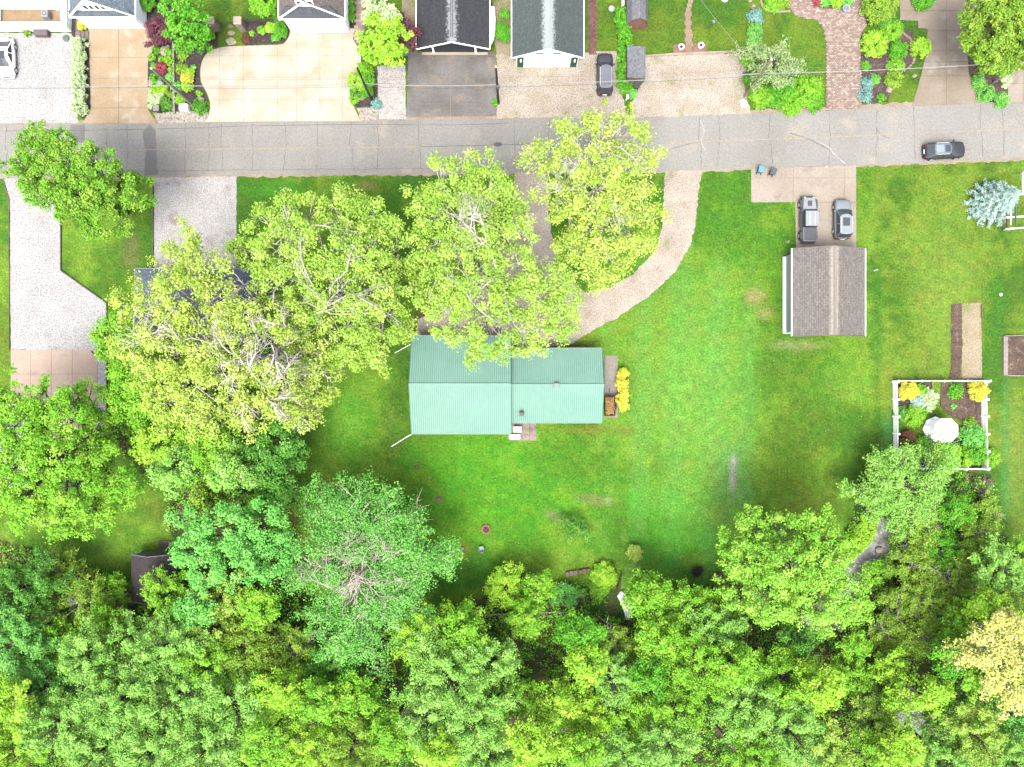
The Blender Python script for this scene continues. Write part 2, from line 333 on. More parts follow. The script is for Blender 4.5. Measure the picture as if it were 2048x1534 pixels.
L.new(mixc(YEL, noise(YEL, pos, 2.2, 5, .42, .58, .7), T(228, 205, 150), T(192, 184, 176)), b.inputs['Base Color'])
ln = MB()
for x0, x1, n in ((-600, 830, 90), (1330, 2700, 90)):
    p = [(x0+(x1-x0)*i/n, 0) for i in range(n+1)]
    ribbon([(a, yt(a)*.5+yb(a)*.5+1-(3 if a > 1300 else 0)) for a, _ in p], 1.7, .038, ln, .25)
ln.build('centre_line', YEL, road)
mc = MB(); mc.lathe(G(996, 289, .033), [(.42, 0), (.42, .012), (.3, .018)], 14, 1.2, .6); mc.build('manhole_cover', DARK, road)
# gravel, concrete and paving
GRV = mt('white_gravel', T(228, 226, 225), T(214, 211, 209), T(196, 188, 178), big=.3, fine=6, amt=.45, bump=.8, stain=.4, th=(.58, .8))
GRVT = mt('tan_gravel', T(232, 220, 204), T(214, 198, 176), T(175, 178, 120), big=.35, fine=9, amt=.5, bump=.8, stain=.55, th=(.56, .75))
GRVG = mt('grey_gravel', T(216, 212, 206), T(232, 229, 226), T(190, 178, 170), big=.5, fine=9, amt=.5, bump=.8, stain=.5)
sheet('gravel_driveway', [(-900, 66), (150, 66), (156, 120), (156, 246), (-900, 250)], GRV, .02, 1.2)
sheet('gravel_driveway', [(8, 358), (70, 356), (98, 395), (118, 428), (122, 460), (122, 541), (213, 606), (213, 870), (190, 870), (190, 702), (22, 699), (20, 560), (20, 410)], GRV, .02, .8)
sheet('gravel_parking', [(308, 355), (473, 353), (473, 640), (308, 640)], GRVG, .02, .9)
sheet('gravel_parking', [(993, 108), (1030, 112), (1032, 132), (1154, 132), (1156, 104), (1233, 102), (1240, 150), (1248, 212), (1252, 234), (994, 236)], GRVT, .02, 1.8)
sheet('gravel_parking', [(1290, 112), (1490, 106), (1494, 150), (1490, 180), (1502, 228), (1262, 236), (1268, 190), (1290, 160)], GRVT, .02, 2.0)
sheet('cobble_strip', [(755, 132), (811, 130), (812, 238), (758, 238)], mt('mixed_cobbles', T(238, 232, 226), T(222, 214, 206), T(150, 140, 135), big=1.2, fine=6, amt=.4, bump=1, stain=4, th=(.6, .68)), .02, 1)
SIDE = mt('gravel_side_yard', T(200, 185, 155), T(165, 160, 110), T(140, 160, 80), big=.5, fine=6, amt=.3)
sheet('side_yard_path', [(982, -60), (1022, -60), (1026, 110), (994, 112), (990, 90)], SIDE, .016, 1.5)
sheet('side_yard_path', [(805, -60), (834, -60), (834, 110), (800, 112)], SIDE, .016, 1.5)
CIRC = [(1405, 341), (1397, 380), (1393, 440), (1380, 490), (1350, 545), (1300, 590), (1240, 632), (1185, 662), (1140, 690), (1000, 700), (835, 690), (835, 640), (880, 610), (955, 560), (1003, 500), (1024, 420), (1030, 346),
        (1095, 345), (1097, 400), (1102, 470), (1124, 540), (1170, 583), (1220, 575), (1270, 545), (1310, 500), (1325, 450), (1330, 341)]
sheet('curved_gravel_driveway', dense(CIRC, 6, 1.8), mt('drive_gravel', T(232, 218, 200), T(212, 196, 178), T(165, 178, 115), big=.4, fine=9, amt=.5, bump=.8, stain=.4, th=(.6, .75)), .02)
def clip(poly, axis, v, keep_less):
    out = []; n = len(poly)
    for i in range(n):
        a, b2 = poly[i], poly[(i+1) % n]; ia = (a[axis] <= v) == keep_less; ib = (b2[axis] <= v) == keep_less
        if ia: out.append(a)
        if ia != ib: t = (v-a[axis])/(b2[axis]-a[axis]); out.append((a[0]+(b2[0]-a[0])*t, a[1]+(b2[1]-a[1])*t))
    return out
def slabs(name, px, xsj, ysj, m, z=.05, gap=.35, jm=None, piece='slab', rnd=0):
    jm = jm or mt('joint_sand', T(160, 145, 130), fine=6)
    root = sheet(name, px, jm, .014); xs_ = [-9e3]+xsj+[9e3]; ys_ = [-9e3]+ysj+[9e3]; r = random.Random(3)
    for i in range(len(xs_)-1):
        for j in range(len(ys_)-1):
            q = px
            for ax, v, k in ((0, xs_[i]+gap, False), (0, xs_[i+1]-gap, True), (1, ys_[j]+gap, False), (1, ys_[j+1]-gap, True)):
                q = clip(q, ax, v, k)
                if len(q) < 3: break
            if len(q) < 3: continue
            ar = abs(sum(q[k][0]*q[(k+1) % len(q)][1]-q[(k+1) % len(q)][0]*q[k][1] for k in range(len(q))))/2
            if ar < 12: continue
            MB().prism(W2(q), .008, z+r.uniform(0, rnd)).build(piece, m, root)
    return root
TANC = mt('tan_concrete', T(228, 206, 174), T(214, 186, 148), T(240, 222, 195), big=.35, fine=4, amt=.08, bump=.1, stain=.6)
CREAM = mt('cream_concrete', T(250, 240, 224), T(246, 228, 205), T(230, 204, 168), big=.3, fine=4, amt=.08, bump=.1, stain=.4, th=(.46, .72))
PINKC = mt('pink_concrete', T(238, 214, 194), T(228, 200, 180), T(215, 192, 175), big=.3, fine=4, amt=.08, bump=.1)
GREYC = mt('aged_concrete', T(214, 200, 184), T(200, 184, 166), T(184, 170, 156), big=.3, fine=5, amt=.12, bump=.15, stain=.5)
slabs('tan_concrete_driveway', [(177, 50), (293, 50), (309, 92), (296, 124), (296, 218), (313, 247), (166, 247), (182, 216), (179, 100)], [238], [115, 216], TANC)
DR2 = curve([(582, 55), (698, 55), (706, 78), (719, 100), (722, 122), (716, 145), (701, 165), (701, 198), (709, 216), (721, 242)], 4)+curve([(409, 244), (418, 230), (420, 206), (414, 186), (403, 165), (401, 142), (405, 122), (415, 107), (432, 98), (460, 93), (555, 90), (571, 84), (578, 72)], 4)
slabs('cream_concrete_driveway', DR2, [440, 487, 555, 594, 640, 685], [67, 112, 155, 200], CREAM, gap=.25, jm=flat('cream_joint', T(215, 198, 178)))
ASD = mt('dark_driveway_asphalt', T(164, 160, 158), T(140, 134, 128), T(184, 168, 150), big=.35, fine=5, amt=.16, stain=.5)
dd = slabs('asphalt_driveway', [(817, 104), (992, 104), (993, 232), (813, 234)], [901], [208], ASD, gap=.5, jm=flat('driveway_joint', T(180, 160, 138)))
slabs('right_concrete_driveway', [(1800, -60), (1988, -60), (1985, 8), (1934, 100), (1937, 150), (1962, 206), (1824, 212), (1842, 150), (1852, 108), (1855, 58), (1836, 56), (1836, 42), (1800, 40)], [1892], [22, 62, 102, 124, 152], mt('brown_concrete', T(196, 180, 160), T(182, 164, 144), T(208, 200, 190), big=.4, fine=5, amt=.1, bump=.1, stain=.5, th=(.55, .7)))
slabs('grey_concrete_driveway', [(2014, 145), (2160, 120), (2160, 197), (2016, 206)], [2046], [167], GREYC)
slabs('concrete_parking', [(1502, 338), (1712, 331), (1712, 500), (1592, 500), (1590, 404), (1502, 405)], [1586, 1688], [356, 405, 440], GREYC, gap=.25)
slabs('pink_concrete_pad', [(22, 700), (180, 700), (195, 718), (195, 890), (22, 890)], [62, 103, 145], [748, 800, 850], PINKC, gap=.25)
slabs('side_patio', [(1209, 711), (1235, 711), (1236, 835), (1209, 835)], [], [762], mt('patio_concrete', T(200, 190, 180), T(175, 165, 155), fine=5, amt=.15), gap=.3)
slabs('back_patio', [(1018, 846), (1072, 846), (1073, 881), (1018, 881)], [1031, 1045, 1059], [858, 870], mt('patio_stone', T(205, 185, 172), T(180, 165, 155), T(160, 140, 130), big=1.2, fine=5, amt=.2), z=.05, gap=.45, rnd=.015, piece='paving_stone')
# brick and paver surfaces
def pavers(name, px, m, bw=.42, bh=.28, z=.05):       # countless small pavers joined in one object of real pieces
    root = sheet(name, px, mt('paver_joint', T(150, 130, 118), fine=5), .014)
    W_ = [(X(a), Y(b2)) for a, b2 in px]; x0 = min(p[0] for p in W_); x1 = max(p[0] for p in W_); y0 = min(p[1] for p in W_); y1 = max(p[1] for p in W_)
    cx, cy = np.meshgrid(np.arange(x0, x1, bw), np.arange(y0, y1, bh)); cx = cx+(np.arange(cx.shape[0]) % 2)[:, None]*bw/2
    cx, cy = cx.ravel(), cy.ravel(); k = inpoly(cx, cy, W_); cx, cy = cx[k], cy[k]; mb = MB(); r = random.Random(2)
    for a, b2 in zip(cx, cy):
        zt = z+r.uniform(-.006, .006); x, y = bw/2-.012, bh/2-.012
        mb.add([(a-x, b2-y, .006), (a+x, b2-y, .006), (a+x, b2+y, .006), (a-x, b2+y, .006), (a-x, b2-y, zt), (a+x, b2-y, zt), (a+x, b2+y, zt), (a-x, b2+y, zt)],
               [(4, 5, 6, 7), (0, 1, 5, 4), (1, 2, 6, 5), (2, 3, 7, 6), (3, 0, 4, 7)])
    mb.build('paver', m, root, kind='stuff'); return root
PAV, b, L = base('mixed_pavers', .85, .2); rnd_ = nd(PAV, 'ShaderNodeNewGeometry').outputs['Random Per Island']
cr = nd(PAV, 'ShaderNodeValToRGB'); cr.color_ramp.interpolation = 'CONSTANT'; L.new(rnd_, cr.inputs[0]); e = cr.color_ramp.elements
e[0].color = (*T(196, 170, 156), 1); e[1].position = .3; e[1].color = (*T(214, 190, 172), 1)
for p_, c_ in ((.55, (186, 160, 148)), (.75, (224, 204, 188)), (.95, (240, 228, 216))): q_ = e.new(p_); q_.color = (*T(*c_), 1)
L.new(cr.outputs[0], b.inputs['Base Color'])
pavers('paver_driveway', curve([(1578, -40), (1578, 8), (1585, 25), (1600, 35), (1628, 39), (1644, 52), (1652, 80)], 4)+[(1652, 222), (1722, 216), (1721, 72), (1733, 45), (1734, -40)], PAV, .27, .2)
RBR, b, L = base('red_brick_paving', .85, .2); rnd_ = nd(RBR, 'ShaderNodeNewGeometry').outputs['Random Per Island']
L.new(mixc(RBR, rnd_, T(128, 88, 84), T(172, 128, 120)), b.inputs['Base Color'])
pavers('brick_walkway', [(1176, -60), (1193, -60), (1193, 108), (1178, 108)], RBR, .24, .2)
PBR, b, L = base('pink_brick_paving', .85, .2); rnd_ = nd(PBR, 'ShaderNodeNewGeometry').outputs['Random Per Island']
L.new(mixc(PBR, rnd_, T(178, 132, 118), T(205, 162, 145)), b.inputs['Base Color'])
pavers('brick_pad', [(1347, 89), (1371, 89), (1372, 107), (1347, 108)], PBR, .24, .2); pavers('brick_pad', [(1386, 87), (1411, 86), (1412, 104), (1386, 106)], PBR, .24, .2)
pavers('garden_walkway', [(1371, 106), (1370, 60), (1369, 30), (1377, 0), (1377, -60), (1388, -60), (1385, 0), (1381, 30), (1383, 60), (1386, 106)], mt('tan_paving', T(205, 180, 150), T(190, 160, 135), fine=5, amt=.15), .28, .5)
pavers('side_walkway', [(712, -60), (729, -60), (729, 60), (718, 90), (704, 66), (710, 55)], PAV, .5, .35)
slabs('stepping_path', [(153, 22), (162, 22), (162, 62), (179, 62), (179, 79), (151, 79)], [162, 170], [34, 47, 62], mt('path_slab', T(165, 148, 145), T(180, 172, 165), fine=5, amt=.12), gap=.5, jm=MULCH)
# planting beds
def bed(name, px, m=MULCH, z=.03, jit=1.): return sheet(name, px, m, z, jit, 5)
bed('mulch_bed', [(300, 55), (420, 40), (436, 40), (436, 92), (415, 103), (402, 122), (399, 145), (401, 166), (412, 188), (417, 210), (414, 222), (302, 224), (297, 215), (297, 124), (310, 92)])
bed('mulch_bed', [(489, 40), (575, 38), (577, 74), (570, 84), (555, 88), (489, 91)])
bed('mulch_bed', [(703, 166), (722, 146), (754, 140), (754, 212), (735, 216), (712, 214), (703, 198)])
bed('mulch_bed', [(144, 20), (152, 30), (151, 78), (144, 70)]); bed('mulch_bed', [(154, 80), (178, 80), (182, 214), (168, 240), (160, 232)])
bed('mulch_bed', [(698, -60), (710, -60), (711, 56), (703, 64), (699, 58)], jit=.4)
bed('mulch_bed', [(296, -60), (345, -60), (345, 55), (300, 60), (294, 40)])
BR = mt('brown_mulch', T(120, 98, 92), T(100, 80, 76), T(150, 128, 118), big=.8, fine=6, amt=.5, bump=1, stain=3)
bed('flower_bed', [(1722, 110), (1790, 62), (1825, 60), (1830, 100), (1818, 140), (1790, 165), (1775, 205), (1724, 206)], BR)
bed('flower_bed', [(1936, 108), (2010, 140), (2014, 205), (1968, 205), (1950, 172), (1938, 145)], BR)
bed('flower_bed', [(1700, -60), (1705, -60), (1702, 14), (1660, 18), (1640, 16), (1628, 5), (1628, -60)], BR, z=.06)
PEB = mt('white_pebbles', T(228, 220, 208), T(205, 195, 180), T(150, 130, 120), big=1, fine=5, amt=.4, bump=1, stain=3, th=(.55, .65))
sheet('pebble_strip', [(306, 225), (414, 223), (418, 230), (408, 244), (318, 247)], PEB, .032, 1)
sheet('pebble_strip', [(714, 216), (756, 214), (757, 240), (723, 242)], PEB, .032, 1)
bed('soil_strip', [(1902, 608), (1923, 607), (1924, 690), (1921, 757), (1896, 757), (1901, 735)], SOIL, .03, 1)
bed('soil_strip', [(1923.5, 607), (1962, 605), (1964, 757), (1922, 757), (1925, 690)], mt('dry_soil', T(208, 190, 160), T(185, 170, 130), T(150, 175, 90), big=.4, fine=6, amt=.35, stain=.4, th=(.5, .7)), .02, 1)
bed('planting_bed', [(1793, 765), (1862, 765), (1864, 812), (1850, 826), (1835, 838), (1793, 843)], MULCH)
bed('planting_bed', [(1884, 765), (1973, 765), (1973, 850), (1920, 842), (1898, 826), (1882, 812)], SOIL)
bed('planting_bed', [(1793, 866), (1820, 864), (1862, 895), (1868, 940), (1793, 940)], MULCH)
bed('planting_bed', [(1885, 895), (1900, 875), (1973, 860), (1973, 940), (1880, 940)], MULCH)
WATER = mt('stream_mud', (.13, .127, .13), (.09, .087, .085), (.06, .055, .04), big=.9, fine=3, amt=.3, rough=.3, spec=.5, bump=.4, stain=.8, th=(.5, .62))
sheet('stream', curve([(1772, 1035), (1800, 1062), (1790, 1105), (1772, 1140), (1735, 1168), (1715, 1195), (1690, 1240), (1668, 1275), (1590, 1285), (1600, 1240), (1650, 1190), (1672, 1150), (1712, 1112), (1736, 1075), (1750, 1050)], 4, True), WATER, .012, 4)
sheet('stream', curve([(1240, 1182), (1258, 1200), (1266, 1228), (1254, 1240), (1246, 1215), (1236, 1198)], 4, True), WATER, .012, 2)
sheet('stream', curve([(1785, 1370), (1830, 1380), (1850, 1450), (1820, 1480), (1790, 1440)], 4, True), WATER, .012, 2)
# edging
def edging(name, label, cat, pts, w, h, m, closed=False):
    mb = MB()
    for a, b2 in zip(pts[:-1], pts[1:]):
        p, q = G(*a), G(*b2); d = q-p; mb.box((p.x+q.x)/2, (p.y+q.y)/2, h/2, d.length, w, h, math.atan2(d.y, d.x))
    c = G(*pts[0]); o = mb.build(name, m); tag(o, label, cat); return o
edging('edging_board', 'dark timber edging board zigzagging along the right side of the white gravel drive', 'edging', [(122.5, 445), (122.5, 541), (214, 606), (214, 820)], .12, .15, flat('dark_timber', T(95, 78, 74)))
edging('edging_board', 'thin timber edging along the left side of the white gravel drive', 'edging', [(8, 362), (19, 400), (20, 700)], .08, .12, WOOD)
edging('edging_board', 'straight timber edging on the left of the grey gravel parking', 'edging', [(307, 372), (307, 536)], .1, .14, flat('dark_timber2', T(90, 75, 70)))
edging('stone_edging', 'pale stone edging between lawn and gravel below the two round planters', 'edging', [(1290, 113), (1345, 109), (1412, 106), (1488, 103)], .25, .12, ROCK)
edging('curved_stone_edging', 'curved grey stone edging around the ground cover right of the lawn', 'edging', curve([(1500, 14), (1512, 24), (1520, 38), (1521, 60), (1520, 95)], 3), .22, .15, mt('grey_edging', T(170, 152, 138)))
edging('curved_stone_edging', 'curved tan stone edging above the lawn left of the paver drive', 'edging', curve([(1520, -10), (1524, 12), (1535, 22), (1552, 24), (1580, 23)], 3), .22, .12, mt('tan_edging', T(215, 195, 165)))
edging('low_garden_wall', 'long thin pale wall dividing the two halves of the mulch bed', 'wall', [(348, 84), (349, 150), (350, 228)], .22, .3, mt('pale_wall', T(215, 205, 195), T(190, 178, 165)))
edging('bed_frame', 'pale edging frame round the upper left bed inside the picket fence', 'edging', [(1862.5, 764), (1864.5, 812), (1850, 827), (1836, 838)], .08, .14, WOOD)
edging('bed_frame', 'pale edging frame round the upper right bed inside the picket fence', 'edging', [(1882.5, 764), (1881, 812), (1897, 828), (1920, 842), (1952, 842), (1952, 800)], .08, .14, WOOD)
# ---------------------------------------------------------------- buildings
def slope(name, parent, m, a, b, c, d, th=.12):
    # a-b ridge edge, d-c eave edge (world points, top surface); uv = metres along the ridge and down from it
    a, b, c, d = map(Vector, (a, b, c, d)); L = (b-a).length; D = (d-a).length; n = (b-a).cross(d-a).normalized()
    if n.z < 0: n = -n
    t = [p-n*th for p in (a, b, c, d)]; u0 = (b-a).normalized(); uv = [((p-a).dot(u0), (Vector(p)-a-u0*(Vector(p)-a).dot(u0)).length) for p in (a, b, c, d)]
    mb = MB(); up = [a, b, c, d]; nn = (up[1]-up[0]).cross(up[2]-up[0])
    o = [0, 1, 2, 3] if nn.z > 0 else [3, 2, 1, 0]
    mb.add([up[i] for i in o]+[t[i] for i in o], [(0, 1, 2, 3), (7, 6, 5, 4), (0, 4, 5, 1), (1, 5, 6, 2), (2, 6, 7, 3), (3, 7, 4, 0)], [uv[i] for i in o]+[(0, 0)]*20)
    return mb.build(name, m, parent)
def bar(mb, p, q, w, h):
    p, q = Vector(p), Vector(q); d = (q-p).normalized(); s = d.cross(Vector((0, 0, 1))).normalized()*w/2; u = s.cross(d).normalized()*h/2
    if u.z < 0: u = -u
    vs = [p-s-u, p+s-u, p+s+u, p-s+u, q-s-u, q+s-u, q+s+u, q-s+u]
    return mb.add(vs, [(0, 3, 2, 1), (4, 5, 6, 7), (0, 1, 5, 4), (1, 2, 6, 5), (2, 3, 7, 6), (3, 0, 4, 7)])
def gable(root, x0, x1, y0, y1, he, hr, axis, ovs, ove, wallm, roofm, trim=WHITE, roofm2=None, gutter=True, cap=None, rake=None):
    """walls x0..x1, y0..y1 (metres); ridge along axis; ovs side (eave) overhang, ove gable-end overhang"""
    w = MB(); xm, ym = (x0+x1)/2, (y0+y1)/2; t = .14
    if axis == 'x':
        for xx in (x0, x1): w.add([(xx, y0, 0), (xx, y1, 0), (xx, y1, he), (xx, ym, hr-t), (xx, y0, he)], [(0, 1, 2, 3, 4)])
        for yy in (y0, y1): w.quad((x0, yy, 0), (x1, yy, 0), (x1, yy, he), (x0, yy, he))
    else:
        for yy in (y0, y1): w.add([(x0, yy, 0), (x1, yy, 0), (x1, yy, he), (xm, yy, hr-t), (x0, yy, he)], [(0, 1, 2, 3, 4)])
        for xx in (x0, x1): w.quad((xx, y0, 0), (xx, y1, 0), (xx, y1, he), (xx, y0, he))
    w.build('wall', wallm, root)
    half = (y1-y0)/2 if axis == 'x' else (x1-x0)/2; sl_ = (hr-he)/half; ze = he-ovs*sl_
    if axis == 'x':
        A0, A1 = (x0-ove, ym, hr), (x1+ove, ym, hr)
        for i, (sy, rm) in enumerate(((1, roofm), (-1, roofm2 or roofm))):
            ye = ym+sy*(half+ovs); slope('roof_slope', root, rm, A0, A1, (x1+ove, ye, ze), (x0-ove, ye, ze))
            if gutter: g = MB(); g.box(xm, ye+sy*.05, ze-.06, x1-x0+2*ove, .08, .12); g.build('gutter', trim, root)
            for xx in (x0-ove-.025, x1+ove+.025): f = MB(); bar(f, (xx, ym, hr-.05), (xx, ye, ze-.05), .045, .2); f.build('rake_board', rake or trim, root)
    else:
        A0, A1 = (xm, y0-ove, hr), (xm, y1+ove, hr)
        for sx_, rm in ((1, roofm), (-1, roofm2 or roofm)):
            xe = xm+sx_*(half+ovs); slope('roof_slope', root, rm, A0, A1, (xe, y1+ove, ze), (xe, y0-ove, ze))
            if gutter: g = MB(); g.box(xe+sx_*.05, ym, ze-.06, .08, y1-y0+2*ove, .12); g.build('gutter', trim, root)
            for yy in (y0-ove-.025, y1+ove+.025): f = MB(); bar(f, (xm, yy, hr-.05), (xe, yy, ze-.05), .045, .2); f.build('rake_board', rake or trim, root)
    if cap:
        c = MB(); bar(c, Vector(A0)+Vector((0, 0, .03)), Vector(A1)+Vector((0, 0, .03)), .3, .05); c.build('ridge_cap', cap, root)
    return dict(xm=xm, ym=ym, ze=ze)
# --- green metal-roofed house
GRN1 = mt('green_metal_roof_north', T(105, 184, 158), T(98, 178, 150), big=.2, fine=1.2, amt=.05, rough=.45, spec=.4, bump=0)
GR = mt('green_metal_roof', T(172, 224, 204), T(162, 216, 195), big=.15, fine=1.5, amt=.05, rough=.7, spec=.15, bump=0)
house = thing('green_roof_house', 'long house with pale green ribbed metal roof in two sections on the lawn', 'house', G(1024, 770))
HW = mt('house_siding', T(215, 212, 200), fine=3, amt=.1)
k3 = 1-3.0/H; k27 = 1-2.7/H
mx0, mx1 = X(823)*k3+.3, X(1021)*k3-.05; my0, my1 = Y(867)*k3+.45, Y(672)*k3-.45
wx0, wx1 = mx1+.05, X(1205)*k27-.35; wy0, wy1 = Y(845)*k27+.4, Y(697)*k27-.4
def metal_roof(x0, x1, y0, y1, he, hr, ovs, oL, oR):
    ym = (y0+y1)/2; half = (y1-y0)/2; s_ = (hr-he)/half; ze = he-ovs*s_; x0 -= oL; x1 += oR
    for sy in (1, -1):
        ye = ym+sy*(half+ovs); sl2 = slope('roof_panel', house, GR, (x0, ym, hr), (x1, ym, hr), (x1, ye, ze), (x0, ye, ze), .08)
        rb = MB(); n = int((x1-x0)/.225)
        for i in range(n+1):
            x = x0+.02+i*(x1-x0-.04)/n; v = Vector((0, ye-ym, ze-hr)).normalized(); up = Vector((0, -v.z*sy, abs(v.y)))*.03 if sy > 0 else Vector((0, v.z, abs(v.y)))*.03
            up = Vector((0, (hr-ze)*sy, half+ovs)).normalized()*.03
            a, b2 = Vector((x, ym, hr)), Vector((x, ye, ze))
            for s2 in (-1, 1):
                e_ = Vector((.022*s2, 0, 0)); rb.quad(a+e_, b2+e_, b2+up, a+up)
        rb.build('roof_rib', mt('roof_rib_green', T(138, 198, 178), fine=2, amt=.05, bump=0), house, kind='stuff')
        e_ = MB(); e_.box((x0+x1)/2, ye+sy*.05, ze-.08, x1-x0, .09, .13); e_.build('gutter', flat('grey_gutter', T(170, 190, 182)), house)
    f = MB()
    for x in ((x0-.02,) if oL > 0 else ())+(x1+.02,):
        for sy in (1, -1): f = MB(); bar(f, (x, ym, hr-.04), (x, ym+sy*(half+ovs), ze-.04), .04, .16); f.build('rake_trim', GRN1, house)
    c = MB(); bar(c, (x0-.02, ym, hr+.035), (x1+.02, ym, hr+.035), .34, .04); c.build('ridge_cap', GR, house)
w = MB()
for (x0, x1, y0, y1, he, hr) in ((mx0, mx1, my0, my1, 3.05, 4.9), (wx0, wx1, wy0, wy1, 2.75, 4.15)):
    ym = (y0+y1)/2
    for xx in (x0, x1): w.add([(xx, y0, 0), (xx, y1, 0), (xx, y1, he), (xx, ym, hr-.12), (xx, y0, he)], [(0, 1, 2, 3, 4)])
    for yy in (y0, y1): w.quad((x0, yy, 0), (x1, yy, 0), (x1, yy, he-.02), (x0, yy, he-.02))
w.build('wall', HW, house)
metal_roof(mx0, mx1, my0, my1, 3.12, 4.95, .45, .3, .1); metal_roof(wx0+.1, wx1, wy0, wy1, 2.82, 4.25, .4, 0, .3)
p = P(1113, 771, 4.4); v = MB(); v.box(p.x, p.y, 4.42, .62, .55, .35, bev=.05); v.build('ridge_vent', mt('vent_metal', T(190, 210, 205), fine=5, amt=.15), house)
p = P(1043, 828, 3.5); v = MB(); v.box(p.x, p.y, 3.2, .5, .5, .55); v.lathe((p.x, p.y, 3.4), [(.2, 0), (.2, .5)], 10); fp = v.build('flue', mt('flue_metal', T(160, 160, 160), fine=5), house)
v = MB(); v.lathe((p.x, p.y, 3.87), [(.14, 0), (.14, .05)], 10); v.build('flue_opening', DARK, fp)
for px_, wd in ((850, 1.2), (960, 1.2), (1110, 1.4), (1170, 1.0)):
    yy = (my0 if px_ < 1020 else wy0); wn = MB(); wn.box(X(px_)*.98, yy-.03, 1.6, wd, .06, 1.1); wo_ = wn.build('window', WHITE, house)
    wn = MB(); wn.box(X(px_)*.98, yy-.065, 1.6, wd-.2, .02, .9); wn.build('pane', GLASS, wo_)
p = P(875, 868, 2.0); v = MB(); v.box(p.x, my0-.3, 1.7, 1.1, .55, .45, bev=.05); tag(v.build('window_air_conditioner', WHITE), 'white window air conditioner sticking out under the green roof eave', 'air conditioner')
v = MB(); v.tube([P(822, 869, 2.9), P(818, 871, .35), G(783, 893, .1)], [.045, .045, .04], 6); tag(v.build('downspout', OFFW), 'long pale downspout pipe running from green roof corner onto the grass', 'downspout')
v = MB(); v.tube([P(822, 688, 3.0), P(795, 703, .6), G(790, 706, .1)], [.035]*3, 6); tag(v.build('downspout', OFFW), 'pale downspout pipe at the upper left corner of the green roof', 'downspout')
tb = thing('patio_table', 'white rectangular table on the small stone patio by the green roof', 'table', G(1035, 858, .05))
v = MB(); v.box(0, 0, .72, .95, .6, .05, bev=.02); v.build('table_top', WHITE, tb, False)
for a in (-.4, .4):
    for b2 in (-.24, .24): v = MB(); v.box(a, b2, .35, .05, .05, .7); v.build('leg', WHITE, tb, False)
bn_ = thing('bench', 'white slatted bench below the table at the green roof corner', 'bench', G(1029, 873, .05), 0)
for j in range(4): v = MB(); v.box(0, -.2+j*.13, .43, 1.25, .1, .04); v.build('slat', WHITE, bn_, False)
for a in (-.5, .5): v = MB(); v.box(a, 0, .2, .08, .45, .4); v.build('leg', WHITE, bn_, False)
# --- tan-roofed garage
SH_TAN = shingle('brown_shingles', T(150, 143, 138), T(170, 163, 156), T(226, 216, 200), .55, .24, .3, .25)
tg = thing('detached_garage', 'garage with brown shingle roof and white gutters behind two parked vehicles', 'garage', G(1655, 590))
k = 1-2.7/H; gx0, gx1 = X(1588)*k, X(1732)*k; gy0, gy1 = Y(672)*k, Y(497)*k
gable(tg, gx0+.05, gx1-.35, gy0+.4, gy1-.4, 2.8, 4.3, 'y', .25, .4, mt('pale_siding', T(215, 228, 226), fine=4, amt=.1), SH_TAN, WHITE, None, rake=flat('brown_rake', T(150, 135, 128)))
v = MB(); bar(v, ((gx0+gx1)/2-.15, gy0, 4.34), ((gx0+gx1)/2-.15, gy1, 4.34), .28, .05); v.build('ridge_cap', mt('ridge_shingle', T(190, 178, 165), fine=8), tg)
v = MB(); v.box((gx0+gx1)/2-.1, gy1-.38, 1.15, 4.9, .06, 2.2)
gd = v.build('garage_door', WHITE, tg)
v = MB(); v.box(gx0-.05, (gy0+gy1)/2, .12, .4, gy1-gy0-1, .24); v.build('foundation', OFFW, tg)
v = MB(); v.tube([(gx0-.1, gy0+.5, 2.5), (gx0+.05, gy0+.45, 2.2), (gx0+.05, gy0+.45, .2)], .05, 6); v.build('downspout', WHITE, tg)
# --- navy hip-roofed house under the trees
nv = thing('navy_roof_house', 'house with dark blue shingle hip roof half hidden beneath yellow-green trees', 'house', G(400, 620))
SH_NAVY = shingle('navy_shingles', T(142, 154, 174), T(124, 136, 158))
k = 1-3/H; x0, x1, y0, y1 = X(270)*k, X(505)*k, Y(690)*k, Y(538)*k; ym = (y0+y1)/2; hf = (y1-y0)/2; zr = 4.7
v = MB(); v.box((x0+x1)/2, ym, 1.5, x1-x0-1, y1-y0-1, 2.98); v.build('wall', HW, nv)
slope('roof_slope', nv, SH_NAVY, (x0+hf, ym, zr), (x1-hf, ym, zr), (x1, y1, 3), (x0, y1, 3)); slope('roof_slope', nv, SH_NAVY, (x0+hf, ym, zr), (x1-hf, ym, zr), (x1, y0, 3), (x0, y0, 3))
for s_, a, b2 in ((1, x0, x0+hf), (-1, x1, x1-hf)):
    v = MB(); v.add([(a, y0, 3), (a, y1, 3), (b2, ym, zr)], [(0, 2, 1) if s_ > 0 else (0, 1, 2)], [(0, hf), (2*hf, hf), (hf, 0)]); v.build('roof_hip', SH_NAVY, nv)
v = MB()
for a, b2, c, d in ((x0, x1, y1, y1), (x0, x1, y0, y0)): bar(v, (a, c+.05, 2.92), (b2, d+.05, 2.92), .1, .14)
for a in (x0-.05, x1+.05): bar(v, (a, y0, 2.92), (a, y1, 2.92), .1, .14)
v.build('gutter', flat('navy_gutter', T(150, 160, 178)), nv)
# --- grey roof under the left tree
lh = thing('grey_roof_house', 'grey shingle roof at the left edge mostly covered by a green tree', 'house', G(20, 880))
SH_GREY = shingle('grey_shingles', T(165, 165, 170), T(145, 145, 152))
gable(lh, X(-70), X(82), Y(960), Y(815), 2.8, 4.4, 'x', .35, .3, HW, SH_GREY, OFFW)
